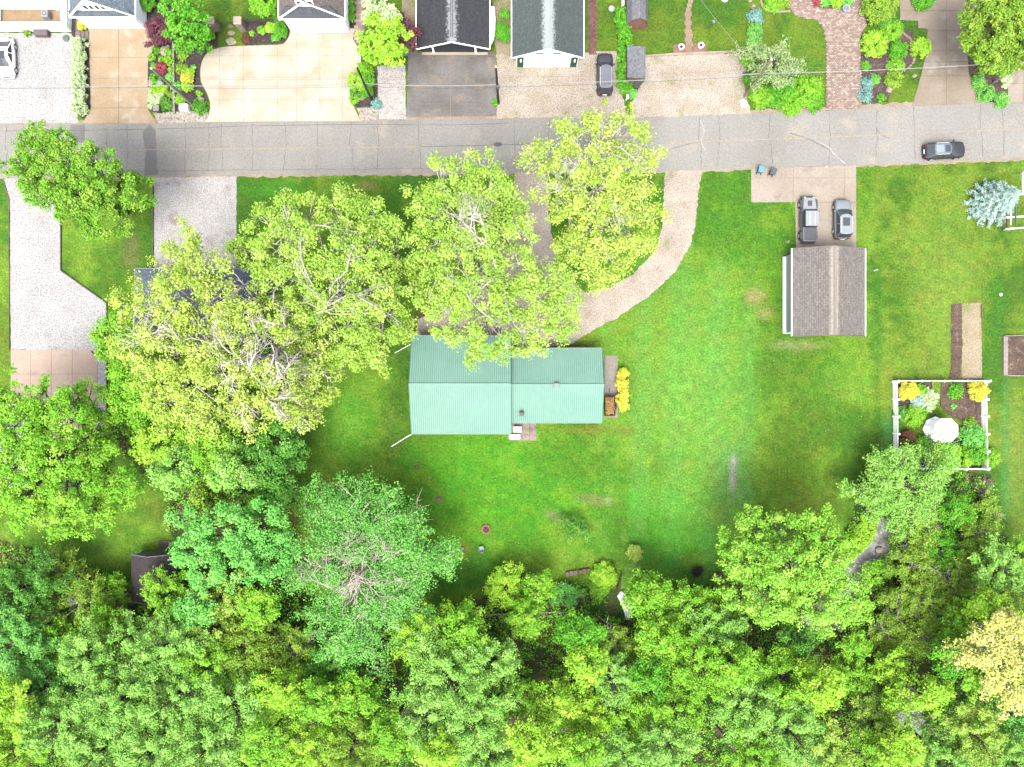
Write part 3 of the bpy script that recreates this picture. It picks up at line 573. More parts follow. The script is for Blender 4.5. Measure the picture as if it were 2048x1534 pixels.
# --- brown shed
bs = thing('garden_shed', 'small dark brown shingled gable shed with pale gable front beside the undergrowth', 'shed', G(308, 1150))
SH_BR = shingle('dark_brown_shingles', T(104, 94, 96), T(88, 80, 84), None, .4, .2)
k = 1-2.2/H; x0, x1, y0, y1 = X(261)*k, X(346)*k, Y(1203)*k, Y(1108)*k
gable(bs, x0+.12, x1-.12, y0+.1, y1-.25, 2.1, 3.2, 'y', .12, .12, mt('shed_cladding', T(190, 188, 182), T(165, 160, 155), fine=4, amt=.15), SH_BR, flat('pale_grey_trim', T(200, 200, 200)), gutter=False)
v = MB(); v.box((x0+x1)/2, y1-.21, 1, 1.6, .06, 1.9); v.build('door', mt('shed_door', T(150, 150, 150)), bs)
v = MB()
for i in range(6): v = MB(); v.box((x0+x1)/2+.7, y1+.12+i*.17, .12, 1.9, .15, .08); v.build('plank', mt('ramp_timber', T(128, 112, 108), fine=6), bs)
# --- shingle garage, dark
dg = thing('dark_roof_garage', 'garage with charcoal shingle roof, open front with white posts and dark door', 'garage', G(905, 60))
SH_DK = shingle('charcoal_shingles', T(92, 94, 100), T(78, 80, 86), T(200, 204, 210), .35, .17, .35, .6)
k = 1-2.6/H; yf = Y(98)*k
x0, x1 = X(833)*k, X(979)*k; yb_ = 52
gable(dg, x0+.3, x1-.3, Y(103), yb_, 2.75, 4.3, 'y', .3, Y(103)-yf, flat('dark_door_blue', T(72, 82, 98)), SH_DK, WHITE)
v = MB()
for a in (-.1, .1): bar(v, ((x0+x1)/2+a, yf+.5, 4.36), ((x0+x1)/2+a, yb_, 4.36), .05, .08)
v.build('ridge_vent', flat('ridge_vent_dark', T(70, 72, 78)), dg)
for px_ in (866, 951): v = MB(); v.box(X(px_)*.99, Y(104.6), 1.2, .2, .18, 2.3); v.build('post', WHITE, dg)
v = MB(); v.box((x0+x1)/2, Y(107.5), .03, 7.6, .3, .06); v.build('threshold', CREAM, dg)
v = MB(); v.box((x0+x1)/2, Y(103)-.06, 1.1, 4.4, .06, 2.2); v.build('garage_door', flat('navy_door', T(66, 78, 96)), dg)
bt = thing('covered_boat', 'narrow boat-shaped trailer under a pale cover beside the charcoal roofed garage', 'boat', G(985, 60))
v = MB(); rings = []
for t, hw, zt in ((0, .08, .8), (.12, .35, .95), (.35, .5, 1.05), (.7, .52, 1.0), (1, .45, .9)):
    yy = Y(93)+t*4.2; xx = X(982); rings.append([(xx-hw, yy, .45), (xx-hw, yy, zt*.85), (xx-hw*.5, yy, zt), (xx+hw*.5, yy, zt), (xx+hw, yy, zt*.85), (xx+hw, yy, .45)])
v.loft(rings); v.build('cover', OFFW, bt)
v = MB(); v.tube([(X(982), Y(95), .45), (X(981), Y(99), .4)], .05, 6); v.build('hitch', DARK, bt)
for s_ in (-1, 1): v = MB(); v.tube([(X(982)+s_*.45, Y(60), .3), (X(982)+s_*.6, Y(60), .3)], .3, 12); v.build('wheel', TYRE, bt)
# --- green and white garage
gw = thing('white_front_garage', 'garage with grey-green roof, white double door and dark green side panels', 'garage', G(1092, 90))
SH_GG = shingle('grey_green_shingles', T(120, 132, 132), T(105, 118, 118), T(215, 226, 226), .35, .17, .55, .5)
k = 1-3.3/H; x0, x1 = X(1023)*k, X(1168)*k
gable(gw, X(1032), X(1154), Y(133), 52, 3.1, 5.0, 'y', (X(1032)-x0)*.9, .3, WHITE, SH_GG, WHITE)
v = MB(); v.box(X(1092), Y(133)-.04, 1.15, 5.4, .06, 2.25); gdr = v.build('garage_door', WHITE, gw)
for j in range(3): v = MB(); v.box(X(1092), Y(133)-.075, .6+j*.56, 5.3, .015, .03); v.build('panel_line', flat('seam_grey', T(190, 190, 190)), gdr)
GP = flat('dark_green_paint', T(60, 120, 95))
for px_ in (1040.5, 1146): v = MB(); v.box(X(px_), Y(133)-.05, 1.2, .75, .08, 2.3); sp_ = v.build('side_panel', GP, gw); v = MB(); v.box(X(px_)+.05, Y(133)-.12, 1.7, .16, .1, .5); v.build('lantern', WHITE, sp_)
for px_ in (1078, 1112): v = MB(); v.box(X(px_)*.98, Y(133)-.04, 3.35, .95, .05, .16); v.build('vent', flat('vent_grey', T(120, 120, 122)), gw)
# --- blue-grey gabled garage, upper left
def house_garage(root, xa, xb, yf, yb2, he, hr, wallm, roofm, pentm, nwin, ovl, pt=.5):
    gi = gable(root, xa, xb, yf, yb2, he, hr, 'y', ovl, .25, wallm, roofm, WHITE)
    xm = (xa+xb)/2; wdt = (xb-xa)
    for s_ in (-1, 1):
        cx = xm+s_*wdt*.235; v = MB(); v.box(cx, yf-.04, 1.2, wdt*.4, .06, 2.3); d = v.build('garage_door', flat('door_white', (.8, .8, .79)), root)
        for j in range(3): v = MB(); v.box(cx, yf-.078, .55+j*.6, wdt*.4-.1, .012, .03); v.build('panel_line', flat('seam_grey', T(190, 190, 190)), d)
    v = MB()
    for s_ in (-1, 0, 1): v.box(xm+s_*wdt*.47, yf-.1, 1.35, .22, .08, 2.7)
    v.box(xm, yf-.1, 2.62, wdt*.96, .08, .2); v.build('door_trim', OFFW, root)
    v = MB(); v.box(xm, yf-.31, he-.42, wdt+2*ovl+.1, .1, .16); v.build('gutter', WHITE, root)
    sl3 = slope('pent_roof', root, pentm, (xa-ovl+pt*.75, yf-.02, he+pt), (xb+ovl-pt*.75, yf-.02, he+pt), (xb+ovl, yf-.3, he-.3), (xa-ovl, yf-.3, he-.3), .06)
    for i in range(nwin):
        cx = xm+(i-(nwin-1)/2)*(.62 if nwin == 4 else 1.1); v = MB(); v.box(cx, yf-.03, he+max(1.25, pt+.75), .56 if nwin == 4 else .8, .06, .95); wd_ = v.build('window', WHITE, root)
        v = MB(); v.box(cx, yf-.065, he+max(1.25, pt+.75), .36 if nwin == 4 else .5, .02, .7); v.build('pane', GLASS, wd_)
ga = thing('blue_roof_garage', 'two door garage with blue-grey shingles and four-pane gable window', 'garage', G(235, 20))
SH_BL = shingle('blue_grey_shingles', T(175, 192, 205), T(140, 158, 172))
SID = mt('grey_lap_siding', (.6, .64, .67), (.55, .59, .62), fine=3, amt=.06)
house_garage(ga, X(177), X(293), Y(56), 52, 3.4, 6.6, SID, SH_BL, SH_BL, 4, .3)
gb = thing('white_gabled_garage', 'white two door garage with slate pent roof and two small gable windows', 'garage', G(640, 20))
house_garage(gb, X(583), X(699), Y(64), 52, 3.9, 7.0, WHITE, shingle('tan_shingles', T(180, 168, 160), T(150, 140, 135)), shingle('slate_pent', T(150, 158, 172), T(135, 142, 158), None, .5, 1.2), 2, .3, 1.7)
# --- white house, walled terrace
wh = thing('white_house', 'tall white house with dark louvred shutters behind the walled tan terrace', 'house', G(60, 10))
v = MB(); v.box(X(45), Y(19)+6, 3.4, (X(111)-X(-60))*1.0, 12, 6.8); v.build('wall', WHITE, wh)
SHU = flat('grey_shutter', T(150, 155, 158)); xw = X(20)
v = MB(); v.box(X(52), Y(19)-.03, 2.95, 2.1, .06, 1.5); wd_ = v.build('window', WHITE, wh)
for i in range(3):
    v = MB(); v.box(X(52)-.62+i*.62, Y(19)-.07, 2.95, .42, .03, 1.25); v.build('pane', SHU if i != 1 else GLASS, wd_)
v = MB(); v.tube([(X(111)+.1, Y(20), 6.5), (X(111)+.1, Y(20), .5), (X(119), Y(23), .25)], .06, 6); v.build('downspout', WHITE, wh)
sheet('terrace_floor', [(5, 18), (106, 18), (110, -60), (134, -60), (134, 55), (4, 55)], mt('tan_terrace', T(205, 175, 140), T(185, 155, 122), T(170, 140, 118), big=.6, fine=5, amt=.18, stain=.8), .03)
tw = thing('terrace_wall', 'low white L-shaped wall enclosing the tan terrace by the white house', 'wall', G(70, 58))
v = MB(); v.box(X(67), Y(59), .5, (X(144)-X(-8)), .5, 1); v.box(X(-2), Y(37), .5, .5, 2.5, 1); v.box(X(138.5), Y(57)+5.2, .5, .6, 10, .998); v.build('wall', mt('pale_blue_siding', (.62, .7, .71), fine=3, amt=.05), tw)
v = MB(); v.box(X(66), Y(58.5), 1.03, X(144)-X(-8)+.15, .62, .06); v.box(X(138.5), Y(57)+5.5, 1.034, .72, 10, .06); v.box(X(-2), Y(37), 1.026, .6, 2.6, .06); v.build('wall_cap', WHITE, tw)
ac = thing('air_conditioner', 'grey outdoor air conditioner unit with round fan on the tan terrace', 'air conditioner', G(98, 34, .03))
v = MB(); v.box(0, 0, .42, .75, .75, .84, bev=.05); v.build('cabinet', flat('ac_grey', T(205, 210, 218)), ac, False)
v = MB(); v.lathe((0, 0, .845), [(.28, 0), (.28, .02)], 14); fo = v.build('fan_grille', flat('ac_fan', T(120, 128, 150)), ac, False)
v = MB(); v.lathe((0, 0, .867), [(.06, 0), (.05, .03)], 8); v.build('fan_hub', WHITE, fo, False)
bx = thing('storage_box', 'brown deck storage box against the low white wall', 'storage box', G(88, 70, .02))
v = MB(); v.box(0, 0, .3, 1.55, .65, .6); v.build('box', flat('brown_plastic', T(150, 132, 132)), bx, False)
v = MB(); v.box(0, 0, .63, 1.62, .7, .07, bev=.03); v.build('lid', flat('brown_plastic_lid', T(135, 118, 122)), bx, False)
v = MB(); v.lathe(G(133, 77, .02), [(.36, 0), (.38, .1), (.3, .16), (.06, .18)], 14); tag(v.build('round_cover', flat('green_lid', T(105, 135, 125))), 'round dark green utility cover on gravel by the low white wall', 'cover')
# --- small sheds
s1 = thing('barn_shed', 'small barn-shaped shed with grey gambrel roof and red brick-coloured gable', 'shed', G(1283, 30))
GAM = shingle('light_grey_shingles', T(176, 176, 182), T(158, 158, 165), None, .3, .16); k = 1-2.3/H
x0, x1 = X(1254)*k+.1, X(1297)*k+.1; yf = Y(60); yk = yf+5.2; xm = (x0+x1)/2+.05
prof = [(x0, 1.5), (x0+.45, 2.5), (xm, 3.0), (x1-.45, 2.5), (x1, 1.5)]
for (a, za), (b2, zb) in zip(prof[:-1], prof[1:]):
    slope('roof_slope', s1, GAM, (b2, yf-.15, zb) if zb > za else (a, yf-.15, za), (b2, yk, zb) if zb > za else (a, yk, za), (a, yk, za) if zb > za else (b2, yk, zb), (a, yf-.15, za) if zb > za else (b2, yf-.15, zb), .06)
v = MB(); v.add([(x0+.08, yf, 0), (x1-.08, yf, 0)]+[(a+(.08 if i < 2 else -.08 if i > 2 else 0), yf, z-.06) for i, (a, z) in reversed(list(enumerate(prof)))], [(0, 1, 2, 3, 4, 5, 6)])
for a in (x0+.08, x1-.08): v.quad((a, yf, 0), (a, yk, 0), (a, yk, 1.45), (a, yf, 1.45))
v.build('wall', mt('salmon_brick', T(205, 150, 128), T(185, 132, 112), fine=5, amt=.15), s1)
s2 = thing('small_shed', 'small shed with speckled grey shingle roof beside the leafy hedge', 'shed', G(1274, 128))
k = 1-2.2/H; x0, x1, y0, y1 = X(1254)*k, X(1291)*k, Y(157)*k, Y(93)*k
SP = shingle('speckled_shingles', T(190, 194, 200), T(150, 154, 160), None, .25, .12)
slope('roof_slope', s2, SP, (x0, y1, 2.5), (x0, y0, 2.5), (x1, y0, 2.15), (x1, y1, 2.15), .08)
v = MB(); v.box((x0+x1)/2, (y0+y1)/2+.05, 1.03, x1-x0-.2, y1-y0-.25, 2.06); v.build('wall', mt('cedar_cladding', T(180, 150, 138), fine=5), s2)
v = MB(); v.box(x1-.08, (y0+y1)/2+.4, .95, .04, 1.0, 1.7); v.build('door', flat('shed_door_paint', T(150, 120, 110)), s2)
# ---------------------------------------------------------------- stone gate pillars, stepping stones, fence
ST = mt('pillar_stone', T(218, 200, 185), T(190, 172, 158), T(160, 145, 135), big=1.5, fine=4, amt=.3, bump=.6, stain=3)
def pillar(px_, py_, lab):
    r = thing('stone_pillar', lab, 'pillar', G(px_, py_), 0, 'gate pillars')
    for j in range(6):
        v = MB(); a = random.uniform(-.02, .02); v.box(0, 0, .15+j*.3, .78+a, .78-a, .285, bev=.02); v.build('stone', ST, r, False)
    v = MB(); v.box(0, 0, 1.86, .92, .92, .12, bev=.04); v.build('cap', ROCK, r, False)
pillar(434, 57, 'left stone gate pillar beside the stepping stones'); pillar(487, 57, 'right stone gate pillar beside the stepping stones')
gf = thing('iron_fence', 'low black iron fence running right from the stone pillars', 'fence', G(535, 52))
v = MB()
for a in range(497, 578, 3): v.box(X(a), Y(52), .6, .02, .02, 1.2)
v.build('bar', DARK, gf, kind='stuff')
v = MB(); v.box(X(537), Y(52), 1.15, 4.7, .04, .04); v.build('rail', DARK, gf); v = MB(); v.box(X(537), Y(52), .2, 4.7, .04, .04); v.build('rail', DARK, gf)
gt = thing('iron_gate', 'closed black iron gate between the two stone pillars', 'gate', G(460, 54))
v = MB()
for a in range(440, 482, 3): v.box(X(a), Y(54), .6, .025, .025, 1.2)
v.build('bar', DARK, gt, kind='stuff'); v = MB(); v.box(X(460.5), Y(54), 1.2, 2.4, .05, .05); v.build('rail', DARK, gt)
for i, (a, b2, rx, ry, lab) in enumerate(((461, 52, .4, .22, 'small stepping stone nearest the iron gate'), (462, 66, .5, .3, 'middle stepping stone in the grass strip below the gate'), (462, 82, .6, .5, 'largest square stepping stone next to the cream driveway'))):
    v = MB(); v.rock(G(a, b2, .0), rx, ry, .07, i+3); tag(v.build('stepping_stone', ROCK), lab, 'stepping stone', 'stepping stones')
for i, (a, b2, rx, ry, rz_, lab) in enumerate((
    (330, 103, .55, .75, .4, 'long tilted pale rock below the purple bush in the mulch bed'), (337, 94, .25, .2, .3, 'small round rock just below the purple bush'),
    (303, 166, .35, .5, .4, 'pale boulder on the left of the round planter stone'), (302, 182, .3, .6, .4, 'tall pale boulder left of the bright green curved hedge'),
    (403, 200, .5, .35, .5, 'pale triangular boulder at the right edge of the mulch bed'), (724, 198, .5, .28, .4, 'pale flat rock under the plants by the second utility pole'),
    (1777, 180, .42, .4, .35, 'cream boulder at the edge of the flower bed right of the paver drive'), (1985, 193, .75, .25, .35, 'long white rock in the corner bed by the right utility pole'),
    (2003, 188, .4, .2, .3, 'narrow white rock at the right end of the corner bed'), (1984, 176, .2, .2, .25, 'small round white rock in the corner bed'),
    (1757, 1099, .5, .42, .5, 'white boulder standing in the muddy stream'), (1487, 207, .5, .5, .2, 'large flat white stone at the foot of the wooden pole'),
    (1500, 2, .3, .2, .2, 'small white stone at the top of the curved stone edging'), (1507, 12, .3, .2, .2, 'small pale stone just below the top edging stone'),
    (1829, 152, .3, .22, .2, 'small rock on lower tip of the mulch in the round bed'))):
    v = MB(); v.rock(G(a, b2, -.02), rx, ry, rz_, i+20); tag(v.build('rock', ROCK if i != 11 else WHITE), lab, 'rock')
eg = thing('stone_row', 'curved row of small pinkish stones edging the mulch in the round bed', 'edging', G(1815, 85))
for i, (a, b2) in enumerate(curve([(1801, 62), (1810, 70), (1818, 76), (1826, 86)], 3)+curve([(1828, 118), (1825, 126), (1817, 136)], 2)):
    v = MB(); v.rock(G(a, b2, .0), .2, .15, .16, i+50); v.build('stone', mt('pink_stone', T(212, 180, 165)), eg)
for a, b2, lab in ((1361, 97, 'round white rimmed planter on the left brick pad'), (1400, 94, 'round white rimmed planter on the right brick pad')):
    r = thing('planter', lab, 'planter', G(a, b2, .05), 0, 'round planters'); v = MB(); v.lathe((0, 0, 0), [(.22, 0), (.3, .38), (.34, .42), (.34, .46), (.24, .46), (.22, .36)], 16); v.build('pot', WHITE, r, False)
    v = MB(); v.lathe((0, 0, .38), [(.215, 0), (.2, .03), (.05, .05)], 12); v.build('earth', MULCH, r, False)
fb = thing('fountain', 'round white stone birdbath on the paver drive below the flowers', 'birdbath', G(1686, 24, .05))
v = MB(); v.lathe((0, 0, 0), [(.3, 0), (.12, .1), (.1, .6), (.42, .75), (.45, .82), (.38, .82), (.3, .76)], 16); v.build('basin', mt('birdbath_stone', T(225, 225, 228)), fb, False)
v = MB(); v.lathe((0, 0, .77), [(.33, 0), (.3, .015)], 14); v.build('water', flat('basin_water', T(160, 175, 190), rough=.1, spec=.6), fb, False)
fb2 = thing('garden_table', 'small round glass-topped table on the lawn right of the brick walkway', 'table', G(1222, 22))
v = MB(); v.lathe((0, 0, .5), [(.35, 0), (.37, .03), (.37, .05)], 16); v.build('table_top', flat('frosted_top', T(200, 208, 208)), fb2, False)
v = MB(); v.lathe((0, 0, 0), [(.25, 0), (.05, .06), (.05, .5)], 8); v.build('pedestal', DARK, fb2, False)
v = MB(); v.lathe((0, 0, .55), [(.1, 0), (.08, .1)], 8); v.build('bowl', WHITE, fb2, False)
v = MB(); v.lathe(G(1449, -2), [(.3, 0), (.42, .1), (.4, .14)], 14); tag(v.build('white_basin', OFFW), 'white round basin at the top edge of the lawn', 'basin')
sg = thing('bird_feeder', 'thin dark pole with a small pale blue bird feeder on the upper lawn', 'bird feeder', G(1417, 60))
v = MB(); v.tube([(0, 0, 0), (.05, 0, 1.9)], .03, 5); v.build('pole', DARK, sg, False); v = MB(); v.box(.05, 0, 1.95, .3, .3, .18, bev=.05); v.build('feeder', flat('pale_blue', T(170, 200, 205)), sg, False)
ub = thing('utility_box', 'white rounded utility cabinet at the base of the left utility pole', 'utility box', G(370, 217))
v = MB(); v.box(0, 0, .3, .95, .75, .6, bev=.12); v.build('cabinet', WHITE, ub, False)
v = MB(); v.box(0, 0, .02, 1.1, .9, .04); v.build('pad', GREYC, ub, False)
lb = thing('landscape_lantern', 'square grey stone lantern post at the lower left of the mulch bed', 'post', G(320, 222))
v = MB(); v.box(0, 0, .45, .55, .55, .9, bev=.03); v.build('post', mt('dark_stone', T(130, 122, 118), fine=5), lb, False)
v = MB(); v.box(0, 0, .95, .7, .7, .1, bev=.04); v.build('cap', mt('grey_cap', T(190, 186, 180)), lb, False)
v = MB(); v.lathe(G(322, 170, .03), [(.3, 0), (.4, .2), (.36, .34), (.1, .36)], 14); tag(v.build('round_planter', flat('blue_grey_pot', T(180, 195, 215))), 'round pale blue planter pot between the two green clumps', 'planter')
mb_ = thing('mailbox', 'small white mailbox post at the bottom end of the leafy hedge', 'mailbox', G(1252, 200))
v = MB(); v.box(0, 0, .5, .1, .1, 1); v.build('post', WHITE, mb_, False); v = MB(); v.box(0, -.05, 1.1, .22, .5, .25, bev=.05); v.build('box', WHITE, mb_, False)
mb2 = thing('mailbox', 'white post with box at the top end of the leafy hedge', 'mailbox', G(1243, 14))
v = MB(); v.box(0, 0, .5, .1, .1, 1); v.build('post', WHITE, mb2, False); v = MB(); v.box(0, -.05, 1.1, .25, .6, .25, bev=.05); v.build('box', WHITE, mb2, False)
# bins
def bin_(px_, py_, z, rz, c, lab):
    r = thing('wheelie_bin', lab, 'bin', G(px_, py_, z), rz, None)
    v = MB(); f = lambda w_, z_: [(-w_, -w_*1.1, z_), (w_, -w_*1.1, z_), (w_, w_*1.1, z_), (-w_, w_*1.1, z_)]
    v.loft([f(.2, .06), f(.29, .95)]); v.build('body', flat('bin_body_%s' % lab[:4].strip(), tuple(q*.8 for q in T(*c))), r, False)
    v = MB(); v.box(0, .02, 1.0, .66, .76, .09, bev=.04); v.build('lid', flat('bin_lid_%s' % lab[:4].strip(), T(*c)), r, False)
    v = MB(); v.tube([(-.25, .42, .98), (.25, .42, .98)], .02, 6); v.build('handle', DARK, r, False)
    for s_ in (-1, 1): v = MB(); v.tube([(s_*.22, .3, .13), (s_*.28, .3, .13)], .13, 10); v.build('wheel', TYRE, r, False)
bin_(1517, 343, .05, R(170), (115, 195, 210), 'teal lidded wheeled bin at the roadside on the concrete')
bin_(1541, 347, .05, R(160), (98, 108, 122), 'grey wheeled bin right of the teal bin at the roadside')
bin_(1271, 176, .03, R(175), (75, 75, 88), 'dark grey wheeled bin below the small speckled roof shed')
# ---------------------------------------------------------------- utility poles and wires
def pole(px_, py_, tx, ty, h, lab, m=WOODP, arm=False, tr=False):
    b2, t = G(px_, py_), P(tx, ty, h); r = thing('utility_pole', lab, 'utility pole', b2, 0, 'utility poles along the street')
    v = MB(); v.tube([b2, b2.lerp(t, .5), t], [.15, .13, .1], 8); v.build('pole', m, r)
    v = MB(); v.lathe((t.x, t.y, t.z), [(.1, 0), (.1, .12), (.03, .2)], 8); v.build('insulator', OFFW, r)
    if arm: q = b2.lerp(t, .62); v = MB(); v.tube([q, q+Vector((-.55, .15, .1))], .05, 5); v.tube([q+Vector((0, 0, .8)), q+Vector((-.6, .1, .7))], .04, 5); v.build('bracket', DARK, r)
    if tr: q = b2.lerp(t, .55); v = MB(); v.lathe((q.x+.1, q.y-.25, q.z-.3), [(.16, 0), (.18, .1), (.18, .5), (.1, .6)], 10); v.build('transformer', mt('grey_can', T(150, 150, 155)), r)
    return b2, t
p1 = pole(387, 212, 303, 137, 9.7, 'grey wooden utility pole leaning over the mulch bed')
v = MB(); q0, q1 = p1; v.tube([q0.lerp(q1, .1)+Vector((.16, .1, 0)), q0.lerp(q1, .95)+Vector((.1, .1, 0))], .05, 5)
v.build('conduit', flat('conduit_dark', T(160, 150, 142)), [o for o in C.objects if o.name == 'utility_pole'][0])
p2 = pole(744, 201, 713, 133, 9.4, 'dark utility pole between the cream drive and the cobble strip', mt('dark_pole', T(88, 78, 76)))
p3 = pole(997, 207, 992, 134, 9.6, 'dark upright pole at the right edge of the asphalt drive', mt('dark_pole', T(88, 78, 76)), True, True)
p4 = pole(1489, 193, 1543, 120, 9.8, 'tan wooden pole rising through the feathery grey-green tree', mt('tan_pole', T(205, 190, 165), T(180, 165, 142), fine=10))
p5 = pole(1987, 165, 2083, 95, 9.6, 'pale grey pole at the right edge in the corner bed', mt('pale_pole', T(205, 208, 210)))
def wire(pts, rad, m, name, lab):
    out = []
    for (a, b2) in zip(pts[:-1], pts[1:]):
        for i in range(12):
            t = i/12; q = a.lerp(b2, t); q.z -= .45*4*t*(1-t); out.append(q)
    out.append(pts[-1]); v = MB(); v.tube(out, rad, 5); tag(v.build(name, m), lab, 'cable')
CBL = flat('cable_sheath', T(215, 212, 210)); CBD = flat('dark_cable', T(110, 106, 104)); CBG = flat('grey_cable', T(150, 145, 142))
at_ = lambda pp, f: pp[0].lerp(pp[1], f)
eL = P(-700, 176, 6); eR = P(2600, 100, 6)
wire([eL, at_(p1, .58), at_(p2, .53), at_(p3, .55), at_(p4, .66), at_(p5, .62), eR], .04, CBL, 'telephone_cable', 'thick pale cable strung between the utility poles')
wire([P(-700, 172, 5.6), at_(p1, .53), at_(p2, .46), at_(p3, .48), at_(p4, .61), at_(p5, .56), P(2600, 106, 6)], .016, CBD, 'telephone_cable', 'thin dark lower wire just below the thick pale cable')
wire([P(-700, 156, 7.5), at_(p1, .78), at_(p2, .68), at_(p3, .74), at_(p4, .78), at_(p5, .8), P(2600, 84, 7.5)], .012, CBG, 'power_line', 'faint thin uppermost wire running above the pale cable')
wire([at_(p4, .7), P(1380, -30, 5)], .014, CBL, 'service_wire', 'thin wire slanting up over the upper lawn from the tan pole')
# ---------------------------------------------------------------- vehicles (local x forward)
def bil(q, u, v_): a, b2, c, d = [Vector(p) for p in q]; return (a*(1-u)+b2*u)*(1-v_)+(d*(1-u)+c*u)*v_
def car(lab, cat, name, loc, rz, paint, L=4.6, Wd=1.84, Hh=1.5, cab=(-2.15, -1.55, .35, 1.15), belt=.95, hood=.98, roofc=None, roof_items='sunroof', wagon=True, seed=0):
    r = thing(name, lab, cat, loc, rz); hw = Wd/2
    st = [(-.5, .72, .62), (-.49, .86, .78), (-.44, .96, belt), (-.3, 1., belt+.02), (0, 1., belt), (.2, 1., belt-.0), (.3, .99, hood), (.4, .96, hood-.05), (.46, .86, hood-.16), (.49, .74, .62), (.5, .62, .5)]
    rings = []
    for t, w_, zt in st:
        x = t*L; w_ *= hw; rings.append([(x, -w_*.9, .22), (x, -w_, .4), (x, -w_, min(zt-.12, .72)), (x, -w_*.93, zt-.03), (x, -w_*.6, zt+.02), (x, 0, zt+.045), (x, w_*.6, zt+.02), (x, w_*.93, zt-.03), (x, w_, min(zt-.12, .72)), (x, w_, .4), (x, w_*.9, .22)])
    body = MB().loft(rings).build('body', paint, r, False, smooth=False)
    for p in body.data.polygons: p.use_smooth = len(p.vertices) == 4
    xb0, xb1, xt1, xf = cab[0], cab[1], cab[2], cab[3]; wt = hw*.76; wb = hw*.93; zb = belt-.02; zr = Hh
    # cabin rings bottom -> top, plan outline rounded
    def outline(x0, x1, w_, z, rr=.12): return [(x0, -w_+rr, z), (x0+rr, -w_, z), (x1-rr*1.5, -w_, z), (x1, -w_+rr*2.2, z), (x1+.06, 0, z), (x1, w_-rr*2.2, z), (x1-rr*1.5, w_, z), (x0+rr, w_, z), (x0, w_-rr, z), (x0-.04, 0, z)]
    o0, o1 = outline(xb0, xf, wb, zb), outline(xb1, xt1, wt, zr-.05, .16)
    MB().loft([o0, o1]).build('cabin', paint if False else GLASS, r, False)
    rf = MB().loft([o1, outline(xb1+.04, xt1-.03, wt-.03, zr-.01, .16), outline(xb1+.22, xt1-.2, wt-.22, zr+.015, .16)]); rf.build('roof', roofc or paint, r, False, smooth=False)
    # pillars between windows
    for s_ in (-1, 1):
        for (x0, z0), (x1, z1) in (((xf-.14, zb), (xt1-.18, zr-.06)), ((xb0+.12, zb), (xb1+.14, zr-.06)), (((xf+xb0)/2, zb), ((xt1+xb1)/2, zr-.06))):
            v = MB(); bar(v, (x0, s_*wb, z0), (x1, s_*wt, z1), .05, .09); v.build('pillar', paint, r, False)
        v = MB(); v.box(xf-.28, s_*(hw+.1), belt+.06, .16, .2, .13, bev=.04); v.build('mirror', paint, r, False)
        v = MB(); v.box(L*.462, s_*hw*.66, .7, .2, hw*.34, .12, bev=.04); v.build('headlight', flat('lamp_glass', T(225, 230, 235), rough=.15, spec=.8), r, False)
        v = MB(); v.box(-L*.486, s_*hw*.7, .8, .14, hw*.3, .14, bev=.03); v.build('tail_light', flat('red_lens', T(180, 60, 50), rough=.2), r, False)
        v = MB(); bar(v, (xb1+.2, s_*wt*.94, zr+.05), (xt1-.3, s_*wt*.94, zr+.05), .04, .04)
        if wagon: v.build('roof_rail', CHROME, r, False)
        for x_ in (-L*.3, L*.31):
            v = MB(); v.tube([(x_, s_*(hw-.2), .34), (x_, s_*(hw+.015), .34)], .34, 16); wl = v.build('wheel', TYRE, r, False)
            v = MB(); v.tube([(x_, s_*(hw+.01), .34), (x_, s_*(hw+.03), .34)], .22, 12); v.build('rim', CHROME, wl, False)
    if roof_items == 'sunroof': v = MB(); v.box((xb1+xt1)/2+.25, 0, zr+.022, .95, wt*1.15, .02, bev=.01); v.build('sunroof', GLASS, r, False)
    if roof_items == 'panoramic': v = MB(); v.box((xb1+xt1)/2-.4, 0, zr+.022, .9, wt*1.3, .02, bev=.01); v.build('sunroof', flat('pale_glass', T(190, 205, 212), rough=.2, spec=.6), r, False); v = MB(); v.box((xb1+xt1)/2+.5, 0, zr+.022, .6, wt*1.1, .02, bev=.01); v.build('sunroof_front', GLASS, r, False)
    if roof_items == 'ribs':
        for j in range(5): v = MB(); v.box((xb1+xt1)/2, (j-2)*.24, zr+.02, (xt1-xb1)*.7, .03, .015); v.build('roof_rib', roofc or paint, r, False)
    v = MB(); v.box(L*.5-.02, 0, .58, .06, hw*.9, .2, bev=.02); v.build('grille', DARK, r, False)
    v = MB(); v.box(-L*.5+.02, 0, .5, .1, hw*1.5, .16, bev=.03); v.build('rear_bumper', DARK, r, False)
    v = MB(); v.box(-L*.5-.03, 0, .62, .02, .5, .14); v.build('number_plate', WHITE, r, False)
    v = MB()
    for s_ in (-.2, .25): bar(v, (xf+.02, s_, belt+.03), (xf-.32, s_+.3, belt+.26), .02, .02)
    v.build('wiper', DARK, r, False)
    return r
def paint(n, c, rough=.25): return flat(n, c, rough=.4, spec=.35, amt=.02)
car('black estate car with pale panoramic roof driving along the road', 'car', 'moving_car', G(1882, 305, .03), R(3), paint('black_paint', T(66, 68, 74)), 4.65, 1.84, 1.5, roof_items='panoramic', roofc=paint('grey_roof_paint', T(150, 158, 166)))
car('dark grey van-like SUV parked on gravel beside the leafy hedge', 'SUV', 'parked_suv', G(1208, 153, .02), R(90), paint('graphite_paint', T(78, 80, 88)), 4.75, 1.86, 1.75, cab=(-2.2, -2.0, .6, 1.2), belt=1.05, hood=1.08, roof_items='ribs', roofc=paint('graphite_roof', T(150, 153, 164)))
